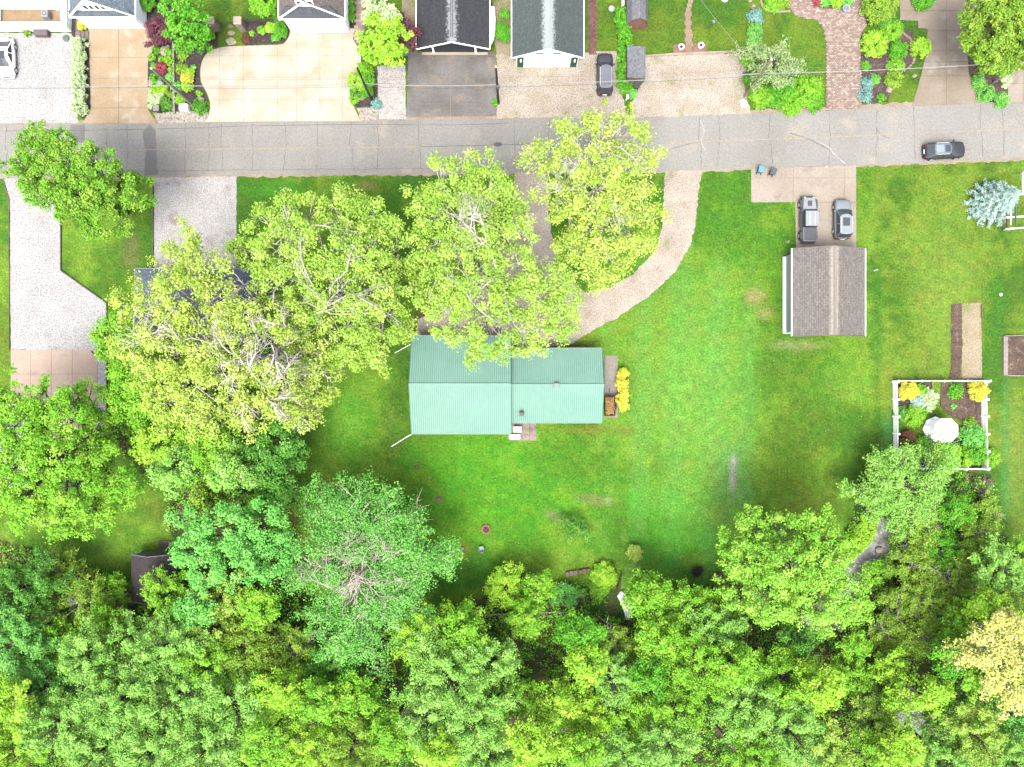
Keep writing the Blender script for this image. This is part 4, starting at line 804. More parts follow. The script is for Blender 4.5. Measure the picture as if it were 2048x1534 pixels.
car('silver SUV with sunroof parked on the right before the brown roofed garage', 'SUV', 'parked_suv', G(1679, 441, .05), R(90), paint('silver_paint', T(172, 184, 190)), 4.6, 1.84, 1.68, cab=(-2.15, -1.9, .35, 1.1), belt=1.02, hood=1.04, roofc=paint('silver_roof', T(190, 200, 205)))
car('white coupe with dark sunroof at the left edge of the gravel drive', 'car', 'parked_coupe', G(20, 121, .02), R(-88), paint('white_car_paint', (.7, .71, .72)), 4.45, 1.85, 1.38, cab=(-1.9, -.95, .35, 1.15), wagon=False, belt=.86, hood=.86)
# pickup
pk = thing('pickup_truck', 'silver off-road pickup with black bed cover on the left of the two parked vehicles', 'pickup truck', G(1611, 442, .05), R(90)); PP = paint('pickup_paint', T(198, 202, 210))
v = MB(); v.box(-.1, 0, .68, 4.9, 1.45, .5, bev=.06); v.build('chassis_body', PP, pk, False)
v = MB(); v.loft([[(x, -w_, .75), (x, -w_, zt-.06), (x, -w_+.08, zt), (x, w_-.08, zt), (x, w_, zt-.06), (x, w_, .75)] for x, w_, zt in ((1.05, .78, 1.22), (1.9, .7, 1.18), (2.4, .62, 1.12))]); hd = v.build('hood', PP, pk, False)
v = MB(); v.box(1.75, 0, 1.21, .6, .5, .05, bev=.02); v.build('hood_vent', DARK, hd, False)
v = MB(); v.loft([[(x, -w_, 1.05), (x, -w_*.92, 1.83), (x, w_*.92, 1.83), (x, w_, 1.05)] for x, w_ in ((-.95, .8), (.72, .8))]); v.build('cab', GLASS, pk, False)
v = MB(); v.quad((.74, -.74, 1.8), (.74, .74, 1.8), (1.08, .78, 1.2), (1.08, -.78, 1.2)); v.quad((1.08, -.78, 1.2), (1.08, .78, 1.2), (.74, .74, 1.8), (.74, -.74, 1.8)); v.build('windshield', GLASS, pk, False)
v = MB(); v.box(-.12, 0, 1.86, 1.75, 1.52, .09, bev=.05); rf = v.build('roof', paint('pickup_roof', T(195, 200, 206)), pk, False)
for j in (-.3, .3): v = MB(); v.box(-.12, j, 1.912, 1.5, .03, .02); v.build('roof_seam', CHROME, rf, False)
v = MB(); v.box(-1.8, 0, 1.12, 1.6, 1.55, .4, bev=.04); v.build('bed', PP, pk, False)
v = MB(); v.box(-1.78, 0, 1.34, 1.5, 1.42, .06, bev=.02); tc = v.build('bed_cover', flat('tonneau', T(105, 108, 116), rough=.8), pk, False)
v = MB(); v.box(-1.78, 0, 1.375, .05, 1.4, .02); v.build('cover_seam', DARK, tc, False)
v = MB(); v.box(2.58, 0, .62, .2, 1.6, .22, bev=.05); v.build('front_bumper', DARK, pk, False); v = MB(); v.box(-2.68, 0, .6, .16, 1.5, .2, bev=.04); v.build('rear_bumper', DARK, pk, False)
v = MB(); v.box(2.42, 0, .95, .06, 1.1, .3, bev=.02); v.build('grille', DARK, pk, False)
for s_ in (-1, 1):
    v = MB(); v.box(.78, s_*.98, 1.25, .14, .2, .2, bev=.04); v.build('mirror', DARK, pk, False)
    v = MB(); v.box(2.45, s_*.5, .98, .08, .2, .2, bev=.04); v.build('headlight', WHITE, pk, False)
    v = MB(); v.box(-2.6, s_*.66, 1.0, .08, .14, .24); v.build('tail_light', flat('red_lens', T(180, 60, 50), rough=.2), pk, False)
    v = MB(); v.box(0, s_*.84, .5, 1.8, .18, .06); v.build('running_board', DARK, pk, False)
    for x_ in (-1.85, 1.75):
        v = MB(); v.tube([(x_, s_*.68, .42), (x_, s_*.97, .42)], .42, 16); wl = v.build('wheel', TYRE, pk, False); v = MB(); v.tube([(x_, s_*.96, .42), (x_, s_*.985, .42)], .22, 12); v.build('rim', CHROME, wl, False)
        v = MB(); v.loft([[(x_+q, s_*.7, z_-.04), (x_+q, s_*.7, z_), (x_+q, s_*.99, z_-.03), (x_+q, s_*.99, z_-.07)] for q, z_ in ((-.58, .72), (-.4, .95), (.4, .95), (.58, .72))]); v.build('fender', DARK, pk, False)
# trailer with leaves
tr = thing('utility_trailer', 'small rusty utility trailer filled with brown leaves beside the yellow bush', 'trailer', G(1218, 812, .05))
RST = mt('rusty_steel', T(120, 60, 50), T(95, 45, 40), fine=5); xw, yl = .58, 1.08
v = MB()
for s_ in (-1, 1): v.box(s_*xw, 0, .7, .05, 2*yl, .4); v.box(0, s_*yl, .7, 2*xw, .05, .4)
v.box(0, 0, .52, 2*xw-.05, 2*yl-.05, .05); v.build('bed', RST, tr, False)
v = MB(); v.tube([(0, yl, .5), (0, yl+.75, .45)], .04, 6); v.lathe((0, yl+.75, .4), [(.07, 0), (.07, .12)], 8); v.build('tow_bar', DARK, tr, False)
for s_ in (-1, 1): v = MB(); v.tube([(s_*(xw+.06), -.1, .3), (s_*(xw+.22), -.1, .3)], .3, 14); v.build('wheel', TYRE, tr, False)
v = MB()
for i in range(240): a, b2 = random.uniform(-xw+.08, xw-.08), random.uniform(-yl+.08, yl-.08); z_ = .68+.22*math.exp(-(a*a*5+b2*b2))+random.uniform(-.02, .04); t = random.uniform(0, 6); q = .09; v.quad((a-q*math.cos(t), b2-q*math.sin(t), z_), (a+q*math.sin(t), b2-q*math.cos(t), z_+.03), (a+q*math.cos(t), b2+q*math.sin(t), z_), (a-q*math.sin(t), b2+q*math.cos(t), z_+.02))
DL, b, L = base('dead_leaves', .9, .1); L.new(mixc(DL, nd(DL, 'ShaderNodeNewGeometry').outputs['Random Per Island'], T(190, 130, 90), T(225, 195, 120)), b.inputs['Base Color'])
v.build('dry_leaf', DL, tr, False, kind='stuff')
# fire pit, chair, stumps, blocks, piles
fp = thing('fire_pit', 'round stone-ringed fire pit with ash on the lower lawn', 'fire pit', G(972, 1058))
for i in range(14):
    t = 2*math.pi*i/14; v = MB(); v.box(.46*math.cos(t), .46*math.sin(t), .11, .2, .19, .22, t+math.pi/2, bev=.02); v.build('stone', mt('fire_stone', T(215, 170, 135), T(190, 140, 110), fine=5), fp, False)
v = MB(); v.lathe((0, 0, .0), [(.38, 0), (.36, .06)], 12); v.build('ash', mt('ash', T(95, 60, 60), T(150, 110, 100), big=3, fine=6, amt=.5), fp, False)
for i in range(3): v = MB(); t = i*1.1+.3; v.tube([(-.2*math.cos(t), -.2*math.sin(t), .1), (.22*math.cos(t), .22*math.sin(t), .16)], .045, 6); v.build('log', mt('charred_log', T(150, 95, 80)), fp, False)
ch = thing('garden_chair', 'pale blue-grey plastic garden chair below the fire pit', 'chair', G(963, 1095), R(8)); CP = flat('grey_blue_plastic', T(185, 200, 205))
v = MB(); v.box(0, 0, .42, .46, .46, .04, bev=.01); v.build('seat', CP, ch, False)
v = MB(); v.loft([[(-w_, -.24-q, z_), (w_, -.24-q, z_), (w_, -.2-q, z_), (-w_, -.2-q, z_)] for w_, q, z_ in ((.23, 0, .42), (.25, .08, .65), (.2, .2, .9))]); v.build('backrest', CP, ch, False)
for s_ in (-1, 1):
    v = MB(); v.tube([(s_*.25, -.28, .66), (s_*.29, 0, .65), (s_*.25, .26, .6)], .03, 6); v.build('armrest', CP, ch, False)
    for q in (-.2, .22): v = MB(); v.tube([(s_*.24, q, .42), (s_*.26, q*1.2, 0)], .025, 6); v.build('leg', CP, ch, False)
for a, b2, lab in ((877, 997, 'tree stump in the lawn above the fire pit'), (833, 934, 'small tree stump in the lawn below the green roof'), (925, 1097, 'low weathered stump left of the garden chair')):
    v = MB(); v.lathe(G(a, b2), [(.3, 0), (.24, .08), (.22, .14), (.03, .15)], 10, 1, .9); tag(v.build('tree_stump', mt('stump_wood', T(172, 150, 130), T(140, 118, 102), fine=6)), lab, 'stump')
BLK = mt('concrete_block', T(195, 165, 145), T(172, 145, 130), fine=5, amt=.2); BLR = mt('reddish_block', T(185, 130, 108), T(160, 110, 95), fine=5)
for i, (a, b2, w_, d_, m_, lab) in enumerate(((1135, 1147, .36, .5, BLK, 'leftmost small concrete block of the row at the lawn edge'), (1143, 1145, .42, .5, BLK, 'second concrete block from the left at the lawn edge'), (1151, 1144, .42, .5, BLK, 'third concrete block from the left, centre of the row'),
        (1161, 1142, .5, .42, BLR, 'fourth block of the row, reddish with dark cores'), (1169, 1140, .42, .42, BLR, 'fifth reddish block of the row at the lawn edge'), (1176, 1139, .35, .38, BLR, 'rightmost reddish block of the row next to the rounded bush'))):
    r = thing('concrete_block', lab, 'block', G(a, b2), R(8)+random.uniform(-.05, .05), 'row of concrete blocks')
    v = MB(); v.box(0, 0, .2, w_, d_, .4, bev=.015); v.build('block', m_, r, False)
    v = MB(); v.box(0, d_*.2, .401, w_*.55, d_*.22, .012); v.box(0, -d_*.2, .401, w_*.55, d_*.22, .012); v.build('core_hole', DARK, r, False)
def twigpile(name, lab, px_, py_, rx, ry, n, m, seed, th=.03, h=.4, flat_=False):
    r = random.Random(seed); v = MB(); c = G(px_, py_)
    for i in range(n):
        a = r.uniform(0, 6.28); d = r.random()**.6; x_, y_ = c.x+rx*d*math.cos(a), c.y+ry*d*math.sin(a); t = r.uniform(0, 3.14) if not flat_ else r.gauss(.15, .25); l = r.uniform(.3, .8)*min(rx, ry)*1.1
        z_ = .03+h*(1-d)*r.random(); v.tube([(x_-l*math.cos(t), y_-l*math.sin(t), z_), (x_+l*math.cos(t), y_+l*math.sin(t), z_+r.uniform(-.02, .12))], th*r.uniform(.6, 1.3), 4)
    tag(v.build(name, m), lab, 'pile')
twigpile('brush_pile', 'round dark pile of burnt brush on the lower right lawn', 1395, 1142, .55, .6, 90, mt('burnt_twigs', T(85, 68, 66), fine=4), 5)
twigpile('log_pile', 'heap of brown sticks at the foot of the large lime green tree', 1437, 1152, .95, .5, 70, mt('brown_sticks', T(140, 110, 95), fine=4), 6, .045)
twigpile('brush_pile', 'brown heap of dead twigs below the block row', 1145, 1200, 1.6, .6, 160, mt('dead_brush', T(135, 110, 92), fine=4), 8)
twigpile('brush_pile', 'reddish heap of cut branches below the picket fence corner', 1890, 1010, 1.6, .8, 160, mt('red_brush', T(195, 145, 125), fine=4), 9)
twigpile('brush_pile', 'grey brown heap of twigs right of the picket fence corner', 1965, 975, 1.1, 1.0, 140, mt('grey_brush', T(185, 165, 150), fine=4), 10)
v = MB(); a, b2 = G(1241, 1146, .9), G(1236, 1178, .0); v.tube([b2, b2.lerp(a, .5), a], [.22, .15, .08], 7); v.tube([b2.lerp(a, .3), b2+Vector((-.5, -.3, .6))], [.1, .03], 5); tag(v.build('dead_stump', mt('dark_snag', T(100, 88, 82), fine=5)), 'dark leaning dead trunk standing by the small muddy stream', 'dead trunk')
v = MB(); v.tube([G(1420, 1440, .4), G(1450, 1475, .5), G(1475, 1502, .4)], [.2, .17, .12], 7); tag(v.build('fallen_log', mt('fallen_bark', T(110, 92, 80), fine=5)), 'dark fallen log in the forest near the bottom', 'log')
v = MB(); v.tube([G(950, 1228, .5), G(1060, 1222, .7), G(1135, 1222, .5)], [.07, .06, .03], 6); tag(v.build('fallen_branch', BARK_P), 'long thin pale fallen branch across the brush below the lawn', 'branch')
# small lawn things
for a, b2, nm, lab, m_, s_ in ((1749, 541, 'lawn_marker', 'small pale post with a dark base right of the brown roof', OFFW, (.06, .7)), (1575, 484, 'lawn_marker', 'small tan marker post left of the parked pickup', ROCK, (.13, .4)),
        (2002, 589, 'valve_cover', 'square pale valve cover in the right lawn', OFFW, (.13, .06)), (1652, 334, 'lawn_marker', 'tiny pale marker at the roadside right of the concrete', OFFW, (.1, .2))):
    v = MB(); c = G(a, b2); v.lathe(c, [(s_[0]*1.4, 0), (s_[0], .05), (s_[0]*.9, s_[1]), (s_[0]*.5, s_[1]+.04)], 8); tag(v.build(nm, m_), lab, 'marker' if nm == 'lawn_marker' else 'cover')
# ---------------------------------------------------------------- picket-fenced garden
def picket(name, lab, a, b2, posts):
    p, q = G(*a), G(*b2); d = (q-p); L_ = d.length; u = d/L_; ang = math.atan2(d.y, d.x); r = thing(name, lab, 'fence', p, 0, 'white picket fence round the garden')
    v = MB(); n = int(L_/.125)
    for i in range(n+1):
        c = p+u*(L_*i/n); v.box(c.x, c.y, .55, .09, .022, 1.05, ang); 
    v.build('picket', WHITE, r, kind='stuff')
    for z_ in (.3, .9): v = MB(); c = (p+q)/2; nrm = Vector((-u.y, u.x, 0))*.045; v.box(c.x+nrm.x, c.y+nrm.y, z_, L_, .05, .09, ang); v.build('rail', WHITE, r)
    for i in range(posts):
        c = p+u*(L_*i/(posts-1)); v = MB(); v.box(c.x+u.x*.0, c.y, .65, .15, .15, 1.3, ang, ); po = v.build('post', WHITE, r); v = MB(); v.box(c.x, c.y, 1.33, .21, .21, .06, ang, bev=.02); v.build('post_cap', WHITE, po)
picket('picket_fence', 'upper side of the white picket fence by the long soil bed', (1786, 762), (1966, 762), 5)
picket('picket_fence', 'left side of the white picket fence facing the big lawn', (1785, 764), (1787, 935), 6)
picket('picket_fence', 'right side of the white picket fence facing the yellowish lawn', (1961, 764), (1964, 935), 6)
picket('picket_fence', 'lower side of the white picket fence by the wild thicket', (1790, 936), (1962, 937), 5)
gz = thing('gazebo', 'white octagonal garden gazebo in the centre of the picket-fenced garden', 'gazebo', G(1870, 858))
cx, cy = X(1870), Y(858); WG = flat('gazebo_white', (.6, .6, .6))
for i in range(8):
    t0, t1 = R(22.5+45*i), R(67.5+45*i); rr = 1.45
    a, b2, c = Vector((cx+rr*math.cos(t0), cy+rr*math.sin(t0), 2.15)), Vector((cx+rr*math.cos(t1), cy+rr*math.sin(t1), 2.15)), Vector((cx, cy, 3.1))
    v = MB(); dn = Vector((0, 0, -.06)); v.add([a, b2, c, a+dn, b2+dn, c+dn], [(0, 1, 2), (5, 4, 3), (0, 3, 4, 1), (1, 4, 5, 2), (2, 5, 3, 0)]); v.build('roof_panel', WG, gz)
    v = MB(); v.box(cx+1.28*math.cos(t0), cy+1.28*math.sin(t0), 1.07, .1, .1, 2.14); v.build('post', WG, gz)
    if i not in (4,): v = MB(); v.box(cx+1.2*math.cos((t0+t1)/2), cy+1.2*math.sin((t0+t1)/2), .7, .05, 1.0, .08, (t0+t1)/2); v.build('railing', WG, gz)
v = MB(); v.lathe((cx, cy, 0), [(1.45, 0), (1.45, .12)], 8); v.build('floor', WG, gz); v = MB(); v.lathe((cx, cy, 3.08), [(.16, 0), (.1, .18), (.03, .35)], 8); v.build('finial', WG, gz)
sb = thing('raised_bed', 'raised vegetable bed with pale plank frame at the right edge', 'raised bed', G(2035, 712))
for (a, b2, c, d) in ((2009, 672, 2009, 751), (2009, 672, 2085, 670), (2009, 751, 2085, 752)):
    p, q = G(a, b2), G(c, d); v = MB(); w_ = .5 if a == c else .12; v.box((p.x+q.x)/2, (p.y+q.y)/2, .12, (q-p).length, w_, .24, math.atan2((q-p).y, (q-p).x)); v.build('plank', mt('bed_plank', T(205, 192, 185), T(180, 165, 158), fine=5), sb)
v = MB(); v.sheet(W2([(2014, 674), (2085, 672), (2085, 750), (2014, 749)]), .15); v.build('earth', SOIL, sb)
fr = thing('bed_frame', 'thin pale timber corner frame at the top of the long soil bed', 'edging', G(1952, 607))
v = MB(); v.box(X(1950), Y(608), .08, 1.3, .1, .14); v.build('plank', ROCK, fr); v = MB(); v.box(X(1962), Y(622), .08, .1, 1.5, .14); v.build('plank', WOOD, fr)
sw = thing('play_set', 'white framed play set with green slide rail at the right edge', 'play set', G(2035, 425))
def beam(nm, a, b2, w_, m_, par=sw): v = MB(); v.tube([a, b2], w_, 4); v.build(nm, m_, par)
for a, b2 in (((2012, 435), (2100, 430)), ((2012, 458), (2100, 452)), ((2012, 390), (2100, 386))): beam('rail', P(*a, 1.6), P(*b2, 1.6), .09, WHITE)
for a in ((2013, 390), (2021, 458), (2013, 458), (2100, 452), (2047, 345)): beam('post', G(a[0]-6, a[1]+2), P(*a, 2.0), .08, OFFW)
beam('side_rail', P(2013, 388, 1.6), P(2014, 458, 1.6), .07, WOOD); beam('side_rail', P(2021, 390, 1.5), P(2022, 450, 1.5), .06, OFFW); beam('slide_rail', P(2031, 405, 1.9), P(2032, 449, 1.7), .1, flat('play_green', T(60, 130, 110)))
beam('roof_board', P(2047, 345, 2.2), P(2047, 385, 2.2), .14, WHITE)
# ---------------------------------------------------------------- vegetation
def F(r, g, b): return T(r, g, b, KL)
PAL = {   # (main, second, accent) seen colours of leaves lying open to the sky
 'Y': ((180, 208, 80), (140, 182, 56), (216, 228, 126)), 'YG': ((162, 204, 72), (124, 178, 52), (204, 224, 118)), 'G': ((128, 200, 48), (88, 165, 32), (180, 220, 80)),
 'YG2': ((140, 208, 62), (98, 176, 44), (196, 228, 100)), 'G2': ((112, 178, 44), (76, 136, 30), (172, 206, 82)),
 'L': ((160, 218, 54), (112, 190, 38), (208, 234, 92)), 'P': ((142, 206, 80), (98, 172, 54), (194, 230, 128)), 'D': ((88, 158, 50), (62, 124, 38), (138, 196, 86)),
 'B': ((116, 204, 84), (80, 168, 60), (165, 228, 120)), 'O': ((130, 178, 50), (92, 140, 38), (182, 208, 86)), 'S': ((222, 222, 116), (196, 204, 92), (240, 236, 160)),
 'K': ((112, 196, 74), (74, 152, 52), (168, 222, 122)), 'V': ((205, 226, 170), (160, 202, 120), (232, 240, 205)), 'U': ((120, 70, 84), (88, 48, 64), (150, 96, 100)),
 'R': ((170, 70, 90), (130, 50, 70), (200, 110, 110)), 'T': ((180, 212, 200), (150, 188, 180), (212, 232, 220)), 'Q': ((228, 222, 66), (205, 200, 46), (242, 240, 120)),
 'N': ((92, 176, 40), (64, 142, 30), (144, 208, 68)), 'W': ((158, 188, 118), (115, 150, 88), (200, 216, 158)), 'BR': ((150, 120, 95), (120, 100, 78), (175, 150, 120)), 'C': ((120, 175, 165), (95, 150, 150), (170, 205, 190)), 'M': ((120, 80, 62), (95, 62, 50), (140, 105, 70))}
def rvec(n, r): v = r.normal(size=(n, 3)); return v/np.linalg.norm(v, axis=1, keepdims=True)
def leafmesh(name, cen, out, m_leaf, spread, size, colr, r, elong=1., up=1., parent=None, kind=None, asp=.62, vs=.75):
    """clusters cen (N,3) with outward dirs; m_leaf leaves each"""
    n = len(cen); N = n*m_leaf; c = np.repeat(cen, m_leaf, 0); o = np.repeat(out, m_leaf, 0)
    sp = np.repeat(spread if hasattr(spread, '__len__') else np.full(n, spread), m_leaf)[:, None]
    g = r.normal(size=(N, 3))*.5; g /= np.maximum(1, np.linalg.norm(g, axis=1, keepdims=True)/1.15)
    g[:, 2] *= vs; g = g+o*(g*o).sum(1, keepdims=True)*(elong-1); p = c+g*sp
    nrm = r.normal(size=(N, 3))*.55+o*.35+g*.5; nrm[:, 2] += up; nrm /= np.linalg.norm(nrm, axis=1, keepdims=True)
    d = np.cross(nrm, rvec(N, r)); d /= np.linalg.norm(d, axis=1, keepdims=True); s = np.cross(nrm, d)
    l = (size*r.uniform(.65, 1.3, N)/2)[:, None]; f = nrm*l*.18
    V = np.stack([p-d*l*.75-s*l*asp*1.25+f, p+d*l*1.05, p-d*l*.75+s*l*asp*1.25], 1).reshape(-1, 3)
    a, b_, e_ = [np.array(F(*q)) for q in colr]
    t1_ = np.repeat(r.random(n), m_leaf)*.6+r.random(N)*.4; t2 = (np.repeat(r.random(n)**3, m_leaf)*.5+r.random(N)**2*.4)
    cl = a+(b_-a)*t1_[:, None]; cl = cl+(e_-cl)*t2[:, None]; cl *= r.uniform(.7, 1.3, N)[:, None]
    me = bpy.data.meshes.new(name); me.vertices.add(3*N); me.vertices.foreach_set('co', V.astype(np.float32).ravel())
    me.loops.add(3*N); me.loops.foreach_set('vertex_index', np.arange(3*N)); me.polygons.add(N); me.polygons.foreach_set('loop_start', np.arange(N)*3)
    me.update(calc_edges=True); at = me.attributes.new('Col', 'FLOAT_COLOR', 'FACE')
    at.data.foreach_set('color', np.concatenate([cl, np.ones((N, 1))], 1).astype(np.float32).ravel()); me.materials.append(LEAF)
    ob = bpy.data.objects.new(name, me); C.objects.link(ob)
    if parent: ob.parent = parent
    if kind: ob['kind'] = kind
    global NLEAF; NLEAF += N; return ob
NLEAF = 0
def branches(name, segs, parent, m, n=4):
    v = MB()
    for pts, rad in segs: v.tube(pts, rad, n, cap=False)
    return v.build(name, m, parent)
def tree(name, label, lobes, pal, base=None, dens=1.5, leaf=.3, bark=BARK, group=None, cat='tree', elong=1., vsq=.72, cr=.62, twig=.5, bare=(), seed=None, thick=1., low=.35, up=1., pal2=None, expose=0, exs=1.):
    """lobes: (px, py, r_px, height) of the foliage masses as they stand; trunk at base (px, py on the ground)"""
    sd = seed if seed is not None else int(abs(lobes[0][0]*7+lobes[0][1]*13)) % 9973; r = np.random.default_rng(sd)
    Ls = []
    for (a, b2, rp, h) in lobes:
        c = P(a, b2, h); Ls.append((np.array(c), rp*(1-h/H)/S))
    mass = sum(q[1]**2 for q in Ls); cen = sum(q[0]*q[1]**2 for q in Ls)/mass
    bp = np.array(G(*base)) if base else np.array([cen[0], cen[1], 0.])
    root = thing(name, label, cat, tuple(bp), 0, group); ht = max(q[0][2] for q in Ls)
    fork = bp+(cen-bp)*.45; fork[2] = ht*.38; segs = []; rt = (.05+.012*ht+.012*math.sqrt(mass))*thick
    loc = lambda p: tuple(np.array(p))
    trk = [bp, bp*.6+fork*.4+r.normal(size=3)*[.1, .1, 0], fork]
    top = cen+(np.array([0, 0, .2]))*1; trk.append((fork+top)/2+r.normal(size=3)*.2); trk.append(top)
    branches('trunk', [([Vector(q) for q in trk], [rt*1.15, rt, rt*.85, rt*.6, rt*.35])], root, bark, 8)
    CEN, OUT, PB = [], [], []
    for li, (c, rad) in enumerate(Ls):
        t = r.uniform(.0, .8); st = fork+(top-fork)*t*.8; lr = rt*.5*(.6+.4*rad/max(q[1] for q in Ls))
        tgt = c-np.array([0, 0, rad*.25]); mid = (st+tgt)/2+np.array([0, 0, -.05*ht])*r.random()+r.normal(size=3)*.12*np.linalg.norm(tgt-st)
        m1 = st*.75+mid*.25+r.normal(size=3)*.08; m2 = (mid+tgt)/2+r.normal(size=3)*.25
        segs.append(([Vector(q) for q in (st, m1, mid, m2, tgt)], [lr, lr*.85, lr*.7, lr*.55, lr*.4]))
        nsub = max(3, int(3+rad*1.6)); dv = rvec(nsub, r); dv[:, 2] = np.abs(dv[:, 2])*.7; subs = tgt+dv*rad*.55*[1, 1, vsq]
        for s_ in subs:
            b_ = mid+(tgt-mid)*r.uniform(.2, 1); mm = (b_+s_)/2+r.normal(size=3)*.12*rad
            segs.append(([Vector(b_), Vector(mm), Vector(s_)], [lr*.42, lr*.32, lr*.22]))
        isb = li in bare; nc = max(5, int(4.6*(rad/cr*.62)**2*(1 if cr > .3 else .7))); dv = rvec(nc*2, r); dv = dv[dv[:, 2] > -low][:nc]
        # uneven outline: radius varies with direction
        k1, k2 = rvec(1, r)[0], rvec(1, r)[0]; bump_ = 1+.16*np.sin(dv@k1*5+r.uniform(0, 6))+.12*np.sin(dv@k2*9+r.uniform(0, 6))
        rr = rad*np.clip(r.normal(.84, .14, len(dv)), .35, 1.1)*bump_; cc = c+dv*rr[:, None]*[1, 1, vsq]
        cc[:, 2] = np.maximum(cc[:, 2], .12)
        near = np.argmin(((cc[:, None]-subs[None])**2).sum(2), 1)
        nb = len(cc)*(3 if isb else 1)
        for q in range(len(cc)):
            if isb or r.random() < twig:
                for _ in range(3 if isb else 1):
                    s_ = subs[near[q]]; e_ = cc[q]+r.normal(size=3)*(.4 if isb else .1)*min(1, rad); mm = (s_+e_)/2+r.normal(size=3)*.1*rad
                    segs.append(([Vector(s_), Vector(mm), Vector(e_)], [lr*.2+.01, lr*.13+.008, .012]))
        if isb: k = r.random(len(cc)) < .18; cc, dv = cc[k], dv[k]
        CEN.append(cc); OUT.append(dv)
    branches('branch', segs, root, bark, 4)
    CEN = np.concatenate(CEN); OUT = np.concatenate(OUT); sp = cr*r.uniform(.7, 1.3, len(CEN))
    # drop clusters buried deep inside neighbouring lobes
    keep = np.ones(len(CEN), bool)
    for c, rad in Ls: dd = (CEN-c)/[1, 1, vsq]; keep &= ~((np.linalg.norm(dd, axis=1) < rad*.45) & (r.random(len(CEN)) < .75))
    CEN, OUT, sp = CEN[keep], OUT[keep], sp[keep]
    ml = max(4, int(dens*math.pi*cr*cr/(leaf*leaf*.31)))
    cr_o = leafmesh('crown', CEN-bp, OUT, ml, sp, leaf, PAL[pal], r, elong, up, root)
    if expose: canopy_branches(root, Ls, cen, expose, bark, r, vsq, exs)
    return root
def sub(x, y, r_, h, n=6, seed=0, sp=.55):       # a crown as a few uneven lobes
    q = random.Random(seed+int(x*3+y)); out = [(x, y, r_*.62, h)]
    for i in range(n):
        t = 2*math.pi*(i+q.random()*.7)/n; d = r_*sp*q.uniform(.8, 1.2); out.append((x+d*math.cos(t), y+d*math.sin(t), r_*q.uniform(.34, .52), h*q.uniform(.72, .95)))
    return out
def canopy_branches(root, Ls, cen, n, bark, r, vsq, scale=1.):
    # limbs that ride on top of the foliage, forking outward
    bp = np.array(root.location)
    def zs(x, y):
        z = -1
        for c, rad in Ls:
            d2 = ((x-c[0])**2+(y-c[1])**2)/rad**2
            if d2 < 1: z = max(z, c[2]+rad*vsq*1.02*math.sqrt(1-d2))
        return z
    v = MB(); ext = max(math.hypot(c[0]-cen[0], c[1]-cen[1])+rad for c, rad in Ls)
    def grow(x, y, t, l, rad, lev):
        pts = []; rr = []; k = 6
        for i in range(k+1):
            z = zs(x, y)
            if z < 0: break
            pts.append(Vector((x, y, z-.04-(.9*scale*(1-i/2) if (lev == 0 and i < 2) else 0)))); rr.append(max(.012, rad*(1-.75*i/k)))
            if lev < 3 and i in (1, 2, 3, 4, 5) and r.random() < (.6 if lev < 2 else .45): grow(x, y, t+r.choice([-1, 1])*r.uniform(.4, .9), l*.5, rad*(1-.75*i/k)*.75, lev+1)
            t += r.normal()*.22; x += math.cos(t)*l/k; y += math.sin(t)*l/k
        if len(pts) > 1: v.tube(pts, rr, 5 if lev == 0 else 4, cap=False)
    for i in range(n):
        t = 2*math.pi*(i+r.random())/n; q = r.uniform(.05, .5)*ext; a = r.uniform(0, 6.28)
        grow(cen[0]+q*math.cos(a), cen[1]+q*math.sin(a), t, r.uniform(.3, .6)*ext, .062*scale, 0)
    if v.v: v.build('upper_branch', bark, root, kind='stuff')
